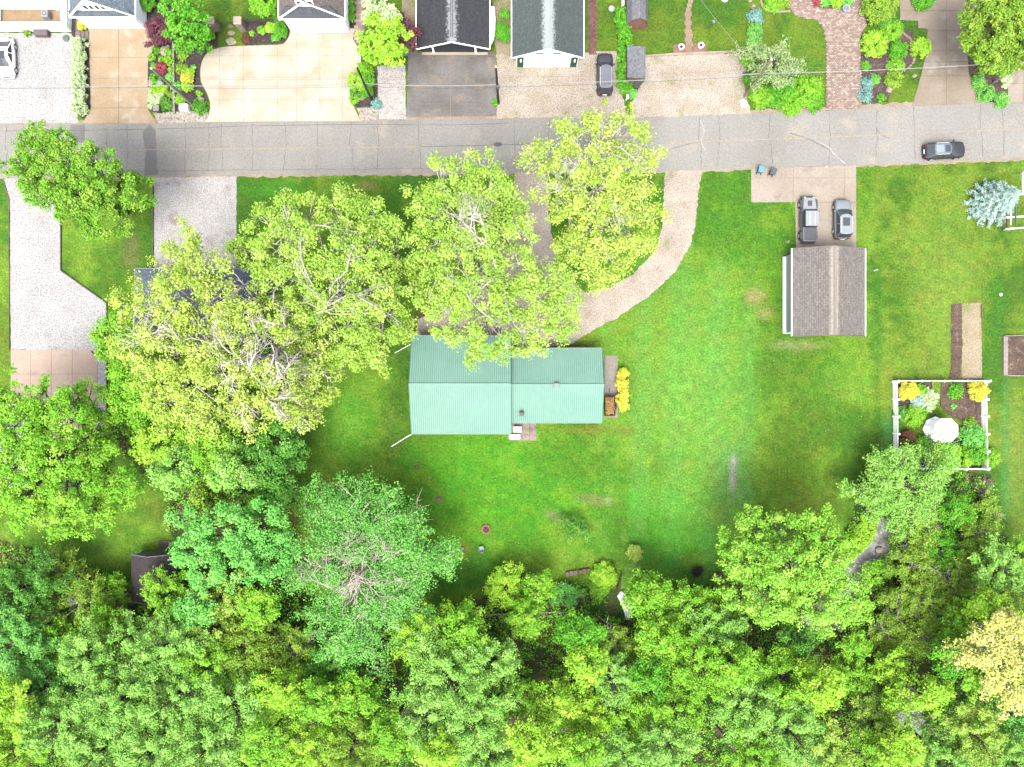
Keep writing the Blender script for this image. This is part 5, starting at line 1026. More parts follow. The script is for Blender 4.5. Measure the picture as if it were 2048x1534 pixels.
def plume(name, label, px, py, rp, h, pal, base=None, dens=1.2, leaf=.19, bark=BARK, group=None, cat='tree', nb=None, cs=.36, bare=0., asp=1., seed=None, flatv=.5, jag=.22, expose=0):
    """a crown of boughs radiating from the trunk, leaves clustered along them, gaps between"""
    sd = seed if seed is not None else int(px*7+py*13) % 9973; r = np.random.default_rng(sd)
    c = np.array(P(px, py, h*.62)); rad = rp*(1-h*.7/H)/S; bp = np.array(G(*base)) if base else np.array([c[0], c[1], 0.])
    root = thing(name, label, cat, tuple(bp), 0, group); top = np.array([c[0], c[1], h*.9])
    branches('trunk', [([Vector(bp), Vector((bp*.6+c*.4)*[1, 1, 0]+[0, 0, h*.3]), Vector(c), Vector(top)], [.05+.014*h, .04+.011*h, .03+.007*h, .03])], root, bark, 7)
    nb = nb or int(10+rad*rad*1.15+rad*2); segs = []; CEN = []; OUT = []; k1 = r.uniform(0, 6.28, 3)
    for i in range(nb):
        t = i*2.39996+r.normal()*.15; el = math.asin(min(.98, (i+.5)/nb))*.95           # golden-angle dome
        lump = 1+.14*math.sin(2*t+k1[0])+.1*math.sin(3*t+k1[1])+.07*math.sin(5*t+k1[2]); L_ = rad*lump*r.uniform(1-jag, 1+jag*.35)
        d = np.array([math.cos(t)*math.cos(el), math.sin(t)*math.cos(el)*asp, math.sin(el)*max(.25, flatv*h/rad*.6)]); st = c+(top-c)*r.uniform(-.9, .6)*(1-.5*math.cos(el)); tip = c+d*L_+[0, 0, -.1*L_*math.cos(el)]
        mid = (st+tip)/2+r.normal(size=3)*.07*L_+[0, 0, .06*L_]; P_ = [st, st*.6+mid*.4+r.normal(size=3)*.03*L_, mid, mid*.45+tip*.55, tip]
        r0 = .02+.014*rad; dead = r.random() < bare
        segs.append(([Vector(q) for q in P_], [r0, r0*.8, r0*.6, r0*.4, .012])); hd = d/np.linalg.norm(d)
        for s_ in np.arange(.3, 1.01, .17):
            j = min(3, int(s_*4)); f = s_*4-j; pt = P_[j]*(1-f)+P_[j+1]*f if j < 4 else tip
            for sg in (-1, 1):
                a2 = sg*r.uniform(.5, 1.); sd_ = np.array([hd[0]*math.cos(a2)-hd[1]*math.sin(a2), hd[0]*math.sin(a2)+hd[1]*math.cos(a2), hd[2]*.6+r.normal()*.15]); l2 = L_*r.uniform(.14, .3)*(1.15-s_*.5); e_ = pt+sd_*l2
                segs.append(([Vector(pt), Vector((pt+e_)/2+r.normal(size=3)*.05*l2), Vector(e_)], [r0*.35, r0*.22, .009]))
                if dead:
                    for _ in range(2): e2 = e_+(sd_+r.normal(size=3)*.5)*l2*.5; segs.append(([Vector((pt+e_)/2), Vector(e2)], [r0*.2, .008]))
                elif s_ > .35: CEN.append(e_); OUT.append(sd_); CEN.append((pt+e_)/2); OUT.append(sd_)
            if not dead and s_ > .4: CEN.append(pt); OUT.append(hd)
    branches('branch', segs, root, bark, 3)
    CEN = np.array(CEN); OUT = np.array(OUT); OUT /= np.linalg.norm(OUT, axis=1, keepdims=True); CEN[:, 2] = np.maximum(CEN[:, 2], .15)
    tgt = dens*3.3*math.pi*rad*rad/(leaf*leaf*.31); ml = max(4, int(tgt/len(CEN)))
    leafmesh('crown', CEN-bp, OUT, ml, cs*(.6+.1*rad)*r.uniform(.7, 1.3, len(CEN)), leaf, PAL[pal], r, 1.5, 1., root)
    if expose: canopy_branches(root, [(c, rad*.9)], c, expose, bark, r, max(.25, flatv*h/rad*.6)*1.0, .9)
    return root
LB = lambda h, *q: [(a, b2, c, h*k_) for a, b2, c, k_ in q]
tree('street_tree', 'dense mid-green tree overhanging the left end of the road', [(80, 272, 26, 12), (66, 305, 38, 11), (125, 312, 48, 12), (185, 335, 52, 12), (45, 338, 34, 10), (100, 360, 56, 12), (165, 385, 62, 11), (228, 372, 50, 10), (268, 385, 38, 8.5), (215, 430, 46, 7.5), (70, 385, 24, 9), (140, 425, 30, 8), (185, 455, 22, 6.5)], 'G2', (255, 425), 1.6, .22, cr=.5)
tree('large_tree', 'broad yellow-green tree whose top reaches the road above the green roof', LB(16, (880, 335, 24, 1), (960, 325, 32, 1), (905, 370, 44, 1), (980, 385, 52, 1), (860, 420, 46, .9), (935, 440, 62, 1.05), (1015, 450, 52, .95), (855, 490, 48, .85), (940, 520, 66, 1), (1030, 530, 52, .85), (880, 575, 52, .8), (965, 600, 62, .85), (1055, 590, 50, .75), (1115, 560, 40, .7), (1120, 615, 42, .68), (910, 645, 46, .7), (985, 665, 52, .7), (1065, 665, 46, .62), (950, 705, 28, .6), (1130, 655, 28, .6), (1045, 695, 26, .55)), 'YG', (935, 560), 1.0, .22, BARK_P, twig=.5, elong=1.2, expose=7, exs=1.2)
tree('large_tree', 'airy yellow tree right of centre casting its crown across the road', LB(15.5, (1190, 255, 36, 1), (1125, 275, 34, 1), (1255, 262, 44, 1), (1070, 315, 30, .9), (1165, 315, 48, 1.05), (1235, 330, 54, 1.05), (1297, 300, 32, .9), (1110, 365, 44, .9), (1185, 385, 56, 1), (1265, 395, 50, .9), (1300, 430, 30, .75), (1130, 430, 44, .8), (1205, 460, 54, .85), (1275, 480, 38, .7), (1150, 500, 42, .7), (1215, 525, 44, .68), (1185, 560, 28, .6)), 'Y', (1172, 450), .85, .21, BARK_P, twig=.7, elong=1.2, expose=9, exs=1.2)
tree('large_tree', 'wide yellow-green tree on the lawn directly left of the green roof', LB(16, (535, 445, 40, .85), (605, 425, 46, .95), (680, 420, 46, .95), (745, 430, 44, .9), (500, 500, 42, .8), (565, 500, 56, 1), (640, 495, 62, 1.05), (715, 500, 60, 1), (780, 490, 46, .85), (560, 565, 54, .95), (640, 575, 64, 1), (725, 580, 62, .95), (795, 565, 42, .75), (610, 645, 56, .85), (690, 655, 60, .85), (765, 640, 52, .75), (805, 655, 28, .65), (690, 715, 42, .7), (750, 700, 42, .65), (630, 705, 44, .75)), 'YG', (705, 590), 1.15, .22, BARK_P, twig=.5, expose=9, exs=1.6)
tree('sycamore', 'sycamore with bare-looking white branches between navy roof and green roof', LB(17, (500, 590, 46, .9), (560, 640, 52, 1), (480, 660, 56, 1), (545, 715, 62, 1.05), (620, 700, 46, .85), (465, 750, 60, .95), (560, 790, 56, .9), (630, 765, 48, .75), (500, 830, 44, .8), (610, 830, 38, .65), (410, 700, 46, .9)), 'Y', (600, 720), .9, .21, BARK_P, twig=1.0, thick=1.5, bare=(0, 3), elong=1.2, expose=13, exs=2.0)
tree('large_tree', 'pale yellow-green tree covering the navy hip roof', LB(16, (375, 490, 34, .9), (340, 530, 38, .95), (410, 530, 46, 1), (300, 580, 40, .9), (365, 590, 52, 1.05), (435, 590, 44, .95), (245, 610, 30, .8), (320, 640, 52, 1), (395, 650, 52, .95), (270, 680, 44, .85), (345, 710, 54, .9), (310, 760, 46, .8), (385, 770, 54, .85), (330, 820, 44, .7), (420, 830, 50, .75)), 'Y', (430, 680), 1.0, .22, BARK_P, twig=.5, elong=1.2, expose=7, exs=1.2)
tree('broad_tree', 'small fresh green tree beside the dark timber edging left of the navy roof', [(235, 668, 42, 8), (215, 690, 30, 7), (275, 690, 34, 8), (260, 720, 34, 8)], 'G', None, 1.45, .22)
tree('broad_tree', 'leafy green tree right of the dark edging and below the navy roof', [(265, 760, 46, 10), (250, 800, 40, 9), (300, 790, 46, 10), (290, 840, 36, 8)], 'G', None, 1.4, .22)
tree('broad_tree', 'bright yellow-tinged maple on the left edge of the middle tree cluster', [(310, 885, 40, 10), (345, 865, 34, 10), (292, 900, 24, 9)], 'L', None, 1.45, .22)
tree('broad_tree', 'rounded pale green tree at the lower left of the middle tree cluster', sub(345, 935, 52, 11), 'P', None, 1.45, .22)
tree('broad_tree', 'green tree in the middle of the cluster beneath the sycamore', sub(430, 895, 66, 11, 7), 'G', None, 1.4, .22)
tree('broad_tree', 'whitish green tree at the lower centre of the middle cluster', sub(455, 945, 52, 12), 'P', None, 1.6, .25)
tree('broad_tree', 'dark glossy green tree at the lawn edge left of the big lawn', [(555, 880, 44, 10), (530, 920, 44, 10), (580, 860, 30, 8), (560, 950, 40, 8), (590, 910, 26, 7)], 'D', None, 1.45, .22)
tree('broad_tree', 'olive green tree between the cluster and the bluish maple', sub(425, 1000, 50, 9), 'O', None, 1.5, .25)
tree('broad_tree', 'dark shaded tree above the bare-branched tree at the lawn edge', sub(545, 990, 50, 8, 6), 'D', None, 1.5, .25)
tree('maple', 'large blue-green maple right of the dark brown shed', LB(12, (375, 1035, 30, .8), (400, 1080, 46, .95), (455, 1060, 50, 1), (520, 1050, 50, .95), (565, 1080, 36, .8), (470, 1115, 52, 1), (410, 1135, 42, .9), (535, 1115, 46, .9), (365, 1100, 26, .8)), 'B', None, 1.5, .23, cr=.6)
plume('bare_tree', 'wide green tree with many bare grey branches at the lower lawn edge', 735, 1130, 168, 12, 'K', (795, 1105), 1.0, .2, mt('dry_grey_bark', (.23, .205, .17), (.15, .13, .11)), nb=62, cs=.44, bare=.14, jag=.38, flatv=.45, expose=16)
tree('broad_tree', 'large mid-green tree over the left lawn at the edge of the photo', LB(13, (20, 800, 44, .85), (100, 800, 46, .85), (185, 800, 40, .7), (50, 850, 52, .95), (130, 850, 56, .95), (205, 850, 34, .7), (30, 915, 56, 1), (110, 915, 60, 1.05), (190, 915, 50, .85), (60, 975, 56, 1), (145, 980, 58, .95), (225, 960, 46, .75), (30, 1020, 46, .9), (110, 1030, 46, .85), (185, 1035, 44, .7), (250, 985, 30, .6), (-40, 860, 50, .9), (-40, 970, 60, .9)), 'G', (190, 890), 1.35, .22, cr=.5)
tree('broad_tree', 'big lime green tree at the lower right of the main lawn', LB(12, (1502, 1035, 24, .8), (1515, 1065, 34, .9), (1470, 1085, 32, .7), (1570, 1070, 46, .9), (1625, 1045, 32, .9), (1650, 1080, 40, .95), (1505, 1120, 48, .85), (1575, 1130, 60, 1.05), (1650, 1135, 52, 1), (1475, 1180, 40, .7), (1540, 1185, 54, .9), (1620, 1195, 56, .95), (1690, 1180, 42, .85), (1715, 1215, 32, .75), (1545, 1230, 32, .7), (1660, 1235, 36, .8)), 'YG2', (1555, 1110), 1.35, .22, cr=.48, elong=1.5, expose=4)
plume('feathery_tree', 'feathery light green tree at the lower left corner of the picket fence', 1806, 972, 108, 6, 'P', (1797, 978), .95, .19, BARK, nb=44, cs=.36, jag=.36, asp=.75)
plume('feathery_tree', 'silvery grey-green spreading tree around the tan utility pole', 1542, 132, 58, 5.5, 'W', (1525, 155), .6, .17, BARK, nb=34, cs=.3, jag=.4)
tree('round_tree', 'large olive green round tree at the upper right corner', LB(8, (1960, 30, 42, .9), (2005, 25, 52, 1), (1985, 75, 50, 1), (2040, 70, 50, 1), (1950, 80, 28, .8), (2010, 112, 34, .8), (2060, 20, 50, 1), (1965, 110, 22, .6), (2050, 115, 28, .7)), 'O', (1965, 105), 2.0, .22, cr=.5)
tree('young_maple', 'bright green tree with yellow tips in the mulch bed beside the stone pillar', LB(6, (350, 20, 26, .9), (385, 35, 30, 1), (355, 60, 28, 1), (390, 70, 30, .9), (375, 90, 20, .7), (335, 8, 18, .7), (405, 82, 16, .6)), 'N', (382, 78), 1.9, .26, cr=.4)
tree('purple_shrub', 'round dark purple weeping maple beside the tan driveway', sub(317, 65, 30, 2.4, 6, sp=.5), 'U', None, 2.2, .2, cat='shrub', cr=.35, elong=1.4)
tree('lime_tree', 'bright lime green tree at the upper right of the cream driveway', LB(6.5, (755, 60, 30, 1), (785, 75, 30, 1), (745, 95, 26, .9), (785, 108, 26, .9), (762, 120, 20, .7)), 'L', (775, 100), 1.9, .22, cr=.4)
tree('variegated_tree', 'whitish variegated small tree above the bright lime green tree', LB(6, (752, 18, 26, 1), (775, 32, 26, 1), (745, 42, 20, .8)), 'V', None, 1.6, .22, cr=.4)
tree('purple_tree', 'dark purple leaved small tree left of the charcoal roof', LB(4.5, (812, 45, 16, 1), (822, 70, 18, .9), (812, 92, 14, .7)), 'U', None, 1.7, .22, cr=.35)
def bush(name, label, x, y, r_, pal, h=.9, dens=2., leaf=.15, group=None, vsq=.8, cr=None, elong=1, up=1., cat='shrub', low=.1, twig=.3):
    cr = cr or max(.1, min(.3, r_/S*.4)); rad = r_/S
    q = np.random.default_rng(int(x*31+y*17) % 9999); hc = max(.08, h-rad*vsq*.9)
    root = thing(name, label, cat, G(x, y), 0, group)
    n = max(14, int(4.6*(rad/cr)**2*.95)); dv = rvec(n*2, q); dv = dv[dv[:, 2] > -low][:n]; rr = rad*np.clip(q.normal(.86, .09, len(dv)), .4, 1.05)
    cc = np.array([0, 0, hc])+dv*rr[:, None]*[1, 1, vsq]; cc[:, 2] = np.maximum(cc[:, 2], .06)
    leafmesh('foliage', cc, dv, max(5, int(dens*math.pi*cr*cr/(leaf*leaf*.31))), cr*q.uniform(.8, 1.2, len(cc)), leaf, PAL[pal], q, elong, up, root)
    v = MB()
    for i in range(5): t = i*1.26; v.tube([(0, 0, 0), (rad*.4*math.cos(t), rad*.4*math.sin(t), hc+rad*.25)], [.03, .012], 4)
    v.build('stem', BARK, root, False); return root
for row in (
 ('boxwood', 'rounded bright green boxwood at the top of the mulch bed by the blue-grey roof', 299, 12, 15, 'N', 1.5), ('boxwood', 'small yellow-lime bush on the slab path by the left garage', 167, 54, 8, 'Q', .7),
 ('shrub', 'tiny round shrub at the base of the low white terrace wall', 57, 68, 6, 'O', .5),
 ('shrub', 'small lime clump directly below the purple weeping maple', 315, 102, 7, 'N', .5), ('shrub', 'small green clump at the left rim of the mulch bed', 305, 116, 6, 'G', .4),
 ('shrub', 'small clump in the middle of the upper mulch bed left half', 324, 121, 5, 'G', .4), ('shrub', 'round green shrub left of the thin pale wall, upper one', 341, 124, 8, 'G', .6),
 ('shrub', 'light green clump right of the long tilted pale rock', 339, 107, 7, 'G', .5), ('red_shrub', 'crimson leaved shrub in the centre of the left mulch bed', 327, 139, 9, 'R', .8),
 ('shrub', 'small round green clump beside the top of the leaning grey pole', 310, 134, 5, 'G', .4), ('shrub', 'olive clump left of the thin pale wall beside the crimson shrub', 343, 141, 6, 'O', .5),
 ('shrub', 'blue-green clump left of the pale wall below the crimson shrub', 341, 157, 7, 'B', .5), ('shrub', 'low bright green clump above the pale blue planter', 312, 158, 9, 'N', .5),
 ('shrub', 'curved bright green low hedge clump below the pale blue planter, left half', 312, 181, 9, 'L', .5), ('shrub', 'curved bright green low hedge clump below the pale blue planter, right half', 326, 179, 9, 'L', .5),
 ('shrub', 'feathery round clump right of the pale wall near the mulch top', 367, 114, 8, 'O', .5), ('shrub', 'pale spiky grass clump in the centre of the right mulch half', 366, 139, 10, 'O', .6),
 ('shrub', 'tiny green clump right of the pale spiky grass clump', 388, 136, 4, 'B', .3), ('yellow_shrub', 'yellow-green shrub, uppermost of the stack in the right mulch half', 382, 150, 9, 'L', .7),
 ('yellow_shrub', 'golden olive shrub in the middle of the stack beside the grey pole', 378, 161, 11, 'Q', .8), ('yellow_shrub', 'golden olive shrub at the bottom of the stack beside the grey pole', 377, 175, 10, 'L', .8),
 ('shrub', 'blue-green round shrub right of the pale wall beside the grey pole', 356, 176, 9, 'B', .6), ('shrub', 'green shrub just under the leaning grey pole near its base', 363, 201, 9, 'G', .6),
 ('shrub', 'small clump beside the cream driveway in the mulch', 398, 187, 5, 'G', .3), ('grass_clump', 'dark green spiky grass clump below the triangular pale boulder', 402, 215, 12, 'D', .7),
 ('shrub', 'brownish small clump left of the pale wall at its lower part', 341, 190, 6, 'O', .4), ('shrub', 'dark green clump above the square stone lantern post', 331, 203, 8, 'D', .5), ('shrub', 'dark green clump right of the square stone lantern post', 341, 213, 8, 'D', .5),
 ('shrub', 'green clump near the pale flowering mounds in the lower left bed', 327, 216, 6, 'D', .4),
 ('boxwood', 'round bright boxwood at left end of the strip beside the stone pillars', 424, 73, 8, 'G', .8), ('shrub', 'brown-red low clump right of the grass stepping strip', 493, 78, 8, 'M', .4),
 ('boxwood', 'small clipped ball bush, leftmost of the bed by the white garage', 526, 64, 7, 'G', .7), ('boxwood', 'middle light green clipped ball bush in the bed by the white garage', 544, 60, 9, 'L', .9),
 ('boxwood', 'largest clipped round bush in the bed by the white garage', 564, 68, 12, 'N', 1.1), ('shrub', 'tiny blue-green clump beneath the middle clipped ball bush', 548, 78, 4, 'B', .3), ('shrub', 'tiny blue-green clump beneath the largest clipped bush', 556, 79, 4, 'B', .3),
 ('shrub', 'small green clump centre left in the bed by the white garage', 505, 68, 5, 'G', .3),
 ('boxwood', 'topmost clipped ball bush along the white garage side wall', 703, 5, 7, 'N', .8), ('boxwood', 'middle clipped ball bush along the white garage side wall', 704, 22, 7, 'N', .8), ('boxwood', 'lowest clipped ball bush along the white garage side wall', 704, 39, 7, 'N', .8),
 ('shrub', 'loose lime green shrub at the upper edge of the iron fence', 535, 15, 26, 'G', 2.2), ('shrub', 'dark green shrub beside the left eave of the white garage', 565, 42, 12, 'D', 1.2),
 ('shrub', 'yellow-lime shrub at the foot of the second utility pole', 715, 168, 15, 'L', 1.1), ('shrub', 'green shrub right of the yellow-lime shrub by the second pole', 736, 165, 13, 'N', .9), ('shrub', 'dark green shrub below the yellow-lime shrub by the second pole', 715, 187, 11, 'D', .8),
 ('shrub', 'round green shrub left of the base of the second pole', 735, 187, 11, 'N', .8), ('shrub', 'small green shrub at the cream driveway rim under the second pole', 708, 201, 8, 'G', .6), ('hosta', 'blue-green hosta plant on the cobbles right of the second pole', 753, 209, 9, 'C', .5), ('shrub', 'green ground shrub above the yellow-lime shrub along the drive', 730, 145, 14, 'G', .8),
 ('boxwood', 'round lime bush left of the grey-green roofed garage', 1007, 75, 15, 'N', 1.6), ('shrub', 'small bright bush above the round lime bush by the grey-green roof', 1010, 33, 8, 'N', .8), ('shrub', 'little dark clump between the two garages', 998, 50, 5, 'D', .5), ('shrub', 'small plant at the foot of the dark upright pole', 991, 206, 6, 'N', .4),
 ('shrub', 'low green shrub at the lower left end of the leafy hedge', 1250, 175, 14, 'N', .9), ('shrub', 'blue-green ground shrub right of the lower hedge end', 1262, 186, 10, 'B', .5), ('shrub', 'small yellow weed tuft on the gravel below the grey van-like SUV', 1208, 206, 5, 'Y', .2),
 ('shrub', 'grey-green blue-flowered ground cover at the top of the curved edging', 1508, 38, 14, 'C', .4), ('shrub', 'grey-green ground cover in the middle of the curved edging strip', 1508, 62, 13, 'K', .4), ('shrub', 'mixed green ground cover at the bottom of the curved edging strip', 1507, 86, 13, 'K', .5), ('shrub', 'olive weed clump left of the silvery tree', 1494, 120, 13, 'G', .5),
 ('shrub', 'lush green weed patch below the silvery tree, left part', 1520, 195, 20, 'G', .5), ('shrub', 'lush green weed patch below the silvery tree, middle part', 1560, 190, 26, 'N', .5), ('shrub', 'white-flowered green weed patch beside the paver drive', 1610, 185, 30, 'G', .5), ('shrub', 'green weed patch at the roadside beside the paver drive', 1625, 205, 18, 'N', .4), ('shrub', 'green plants left of the roadside weed patch', 1580, 210, 20, 'G', .3), ('shrub', 'dark green weeds beside the foot of the tan pole', 1500, 160, 14, 'D', .5),
 ('flower_clump', 'flower clump with pink blossoms at the top of the paver drive', 1633, 6, 7, 'R', .5), ('shrub', 'green clump right of the pink blossoms at the paver drive top', 1648, 4, 10, 'B', .6), ('shrub', 'yellow-green clump above the stone birdbath', 1672, 4, 12, 'L', .7), ('shrub', 'teal green clump at the right end of the birdbath bed', 1692, 6, 9, 'B', .6), ('shrub', 'green plants inside the curved tan edging at the top', 1545, 6, 16, 'G', .5), ('shrub', 'ornamental grass plants left of the small deck', 1566, 12, 10, 'O', .5),
 ('shrub', 'large beige-green bush at the top right of the paver drive', 1752, 18, 32, 'O', 2.), ('shrub', 'dark green clump below the beige-green bush', 1768, 45, 18, 'D', .9), ('shrub', 'golden green rounded bush right of the paver drive', 1743, 92, 23, 'L', 1.3), ('shrub', 'green bush at the top of the round flower bed', 1780, 62, 18, 'G', 1.),
 ('shrub', 'bright green feathery clump in the centre of the round flower bed', 1793, 103, 16, 'N', .9), ('shrub', 'lime green bush right of the mulch crescent', 1838, 98, 16, 'L', 1.), ('shrub', 'low olive clump under the wires in the round flower bed', 1790, 135, 14, 'G', .5), ('shrub', 'low bright clump left of the mulch in the flower bed', 1730, 133, 8, 'N', .4),
 ('shrub', 'dense olive shrub in the lower centre of the flower bed', 1785, 160, 14, 'O', .8), ('lavender', 'blue-grey lavender clump at the lower left of the flower bed', 1732, 170, 11, 'C', .5), ('lavender', 'blue-grey spiky clump at the roadside tip of the flower bed', 1729, 193, 10, 'C', .5), ('shrub', 'small light plant near the cream boulder', 1761, 197, 7, 'N', .4), ('shrub', 'loose green plant left of the cream boulder', 1748, 160, 9, 'K', .5),
 ('boxwood', 'round green bush at the top between the two concrete drive halves', 1842, 2, 20, 'N', 1.4), ('shrub', 'bright lime bush under the big round tree by the pale pole', 1975, 128, 22, 'N', 1.1), ('shrub', 'second bright lime bush right of it beneath the wires', 2003, 132, 20, 'N', 1.1),
 ('juniper', 'grey-green juniper at the left of the corner bed', 1955, 165, 12, 'K', .5), ('juniper', 'grey-green juniper in the lower corner bed by the road', 1968, 188, 15, 'K', .5), ('hosta', 'pale blue hosta beside the pale grey pole', 2010, 160, 9, 'V', .5), ('hosta', 'smaller pale plant below the pale blue hosta', 2009, 172, 6, 'V', .4), ('juniper', 'low green plants at the roadside end of the corner bed', 1998, 201, 14, 'K', .3),
 ('forsythia', 'topmost yellow forsythia bush beside the concrete strip', 1243, 748, 9, 'Q', 1.1), ('forsythia', 'second yellow forsythia bush of the row', 1243, 768, 10, 'Q', 1.2), ('forsythia', 'third yellow forsythia bush next to the trailer', 1243, 788, 10, 'Q', 1.2), ('forsythia', 'lowest yellow forsythia bush right of the trailer wheel', 1243, 807, 10, 'Q', 1.2), ('shrub', 'small green plant beneath the forsythia row top', 1238, 757, 6, 'G', .5),
 ('boxwood', 'golden round bush in the upper left corner of the fenced garden', 1811, 782, 17, 'Q', 1.3), ('boxwood', 'golden round bush in the upper right corner of the fenced garden', 1948, 782, 18, 'Q', 1.3),
 ('shrub', 'dark green bush between the two golden bushes, right bed', 1909, 783, 12, 'N', .7), ('shrub', 'green shrub right of the golden bush in the upper left corner', 1838, 780, 9, 'G', .7), ('shrub', 'pale green ground cover left of the grass path in the fenced garden', 1853, 795, 16, 'V', .3), ('shrub', 'pale turquoise ground cover in the fenced garden', 1833, 806, 13, 'T', .3), ('shrub', 'light ground cover at the lower rim of the left bed', 1852, 812, 12, 'V', .3), ('shrub', 'light green spreading bush left of the gazebo', 1825, 830, 20, 'G', .9), ('shrub', 'dark clump beside the left pickets of the garden', 1801, 826, 12, 'D', .6),
 ('shrub', 'small plant in the middle of the brown garden soil', 1905, 812, 5, 'K', .3), ('purple_shrub', 'dark red round shrub by the left pickets of the garden', 1809, 876, 14, 'M', 1.), ('shrub', 'bright green bush right of the dark red shrub', 1838, 890, 15, 'N', .9), ('shrub', 'grey-green plant beside the lower grass path', 1850, 882, 11, 'W', .6),
 ('shrub', 'large feathery light green bush right of the gazebo', 1938, 872, 24, 'B', 1.3), ('shrub', 'green bush below the gazebo', 1900, 900, 16, 'G', .9), ('shrub', 'dense dark bush at the right pickets', 1945, 905, 22, 'N', 1.2), ('shrub', 'lime round bush near the lower pickets', 1924, 918, 14, 'L', .9), ('shrub', 'pale bush left of the lime round bush by the lower pickets', 1898, 925, 18, 'P', .9), ('shrub', 'bright bush spilling over the right pickets', 1975, 915, 14, 'G', 1.2), ('shrub', 'olive dome by the right pickets near the gazebo', 1938, 848, 11, 'O', .6),
 ('boxwood', 'rounded lime green bush at the right end of the block row', 1207, 1147, 24, 'L', 1.5), ('shrub', 'olive bush beside the dead leaning trunk', 1200, 1170, 18, 'G', 1.), ('sapling', 'small yellow-green sapling alone on the lower lawn', 1266, 1103, 13, 'Y', 1.4)):
    if row[0] in ('boxwood',): bush(row[0], row[1], row[2], row[3], row[4], row[5], row[6], 3., .13, low=.3)
    elif row[0] in ('grass_clump', 'lavender', 'forsythia'): bush(row[0], row[1], row[2], row[3], row[4], row[5], row[6], 1.8, .16, elong=1.8)
    else: bush(row[0], row[1], row[2], row[3], row[4]*1.05, row[5], row[6], 1.7, .16, elong=1.3, cr=max(.12, min(.28, row[4]/S*.33)))
for i, (a, b2) in enumerate(((302, 191), (308, 198), (301, 200), (314, 190), (319, 196), (311, 206), (319, 204), (325, 190), (302, 213), (307, 207), (313, 215), (325, 199))):
    bush('flower_mound', 'round pale yellow mound in the cluster above the square stone lantern', a, b2, 4.5, 'V', .3, 2.5, .1, 'pale mounds in the mulch bed')
# hedges
def hedge(name, label, pts, wpx, h, pal, leaf=.16, dens=1.8, seed=1):
    r = np.random.default_rng(seed); root = thing(name, label, 'hedge', G(*pts[0])); b0 = np.array(G(*pts[0])); cc = []; dv = []; Lp = curve(pts, 6); n = 0
    for (a, b2), (c, d) in zip(Lp[:-1], Lp[1:]):
        k_ = max(2, int(math.hypot(c-a, d-b2)/S*wpx/S*30))
        for _ in range(k_):
            t = r.random(); u = r.uniform(-.5, .5)*wpx*(1+.15*math.sin((a+b2)*.3)); dx, dy = c-a, d-b2; l = math.hypot(dx, dy)
            x_, y_ = a+dx*t-dy/l*u, b2+dy*t+dx/l*u; edge = 1-(abs(u)/wpx*2)**4*.5; z_ = h*edge*r.uniform(.75, 1) if r.random() < .7 else h*r.uniform(.15, .8)
            cc.append(np.array(G(x_, y_, z_))-b0); dv.append([-dy/l*u/wpx, -dx/l*u/wpx, .8])
    cc, dv = np.array(cc), np.array(dv, float); dv /= np.linalg.norm(dv, axis=1, keepdims=True)
    leafmesh('foliage', cc, dv, max(5, int(dens*math.pi*.04/(leaf*leaf*.31))), .2, leaf, PAL[pal], r, 1.2, .6, root)
    v = MB(); [v.tube([G(a, b2), G(a+1, b2, h*.7)], [.04, .02], 4) for a, b2 in Lp[::2]]; v.build('stem', BARK, root)
hedge('hedge', 'long pale variegated hedge between gravel and the tan driveway', [(164, 84), (165, 110), (164, 150), (166, 190), (168, 205), (161, 230)], 24, 1.2, 'V')
hedge('hedge', 'long bright green leafy hedge beside the small grey roofed sheds', [(1242, 24), (1243, 50), (1248, 75), (1249, 100), (1247, 125), (1245, 165)], 24, 1.1, 'N')
hedge('tall_grass', 'bright lime strip of tall grass between the lawn and the stream', [(1738, 1035), (1730, 1060), (1712, 1085), (1690, 1105)], 34, .7, 'L')
# blue spruce: whorls of drooping fronds
def spruce(label, bx, by, ht, rad):
    r = np.random.default_rng(5); root = thing('blue_spruce', label, 'tree', G(bx, by)); v = MB(); v.tube([(0, 0, 0), (0, 0, ht)], [.16, .03], 7); v.build('trunk', BARK, root, False); cc, dv = [], []; segs = []
    for k_ in range(26):
        z_ = .25+ht*.97*(k_/25); rr = rad*(1-(k_/25)**1.3)*.98+.12; n = int(5+rr*4.2)
        for i in range(n):
            t = 2*math.pi*(i+r.random()*.6)/n; q = rr*r.uniform(.82, 1.12); d = np.array([math.cos(t), math.sin(t), 0])
            for s_ in np.arange(.62, 1.01, .18): cc.append(d*q*s_+[0, 0, z_-.12*s_*q+.1]); dv.append(d*.9+[0, 0, .45])
            if i % 2 == 0: segs.append(([Vector((0, 0, z_)), Vector(d*q*.9+[0, 0, z_-.1*q])], [.03, .01]))
    branches('branch', segs, root, BARK, 3) if False else None
    cc, dv = np.array(cc), np.array(dv); dv /= np.linalg.norm(dv, axis=1, keepdims=True)
    leafmesh('foliage', cc, dv, 26, .2, .15, PAL['T'], r, 1.6, 1.1, root, asp=.5)
spruce('pale blue spruce tree at the right edge next to the white play set', 1975, 408, 4.6, 2.5)
tree('lawn_bush', 'loose dark green bush standing alone on the lower lawn', [(1150, 1052, 22, 1.3), (1135, 1042, 14, 1.1), (1168, 1066, 15, 1.1), (1142, 1070, 16, 1.)], 'D', None, 1., .16, cat='shrub', cr=.3, twig=.8, elong=1.4)
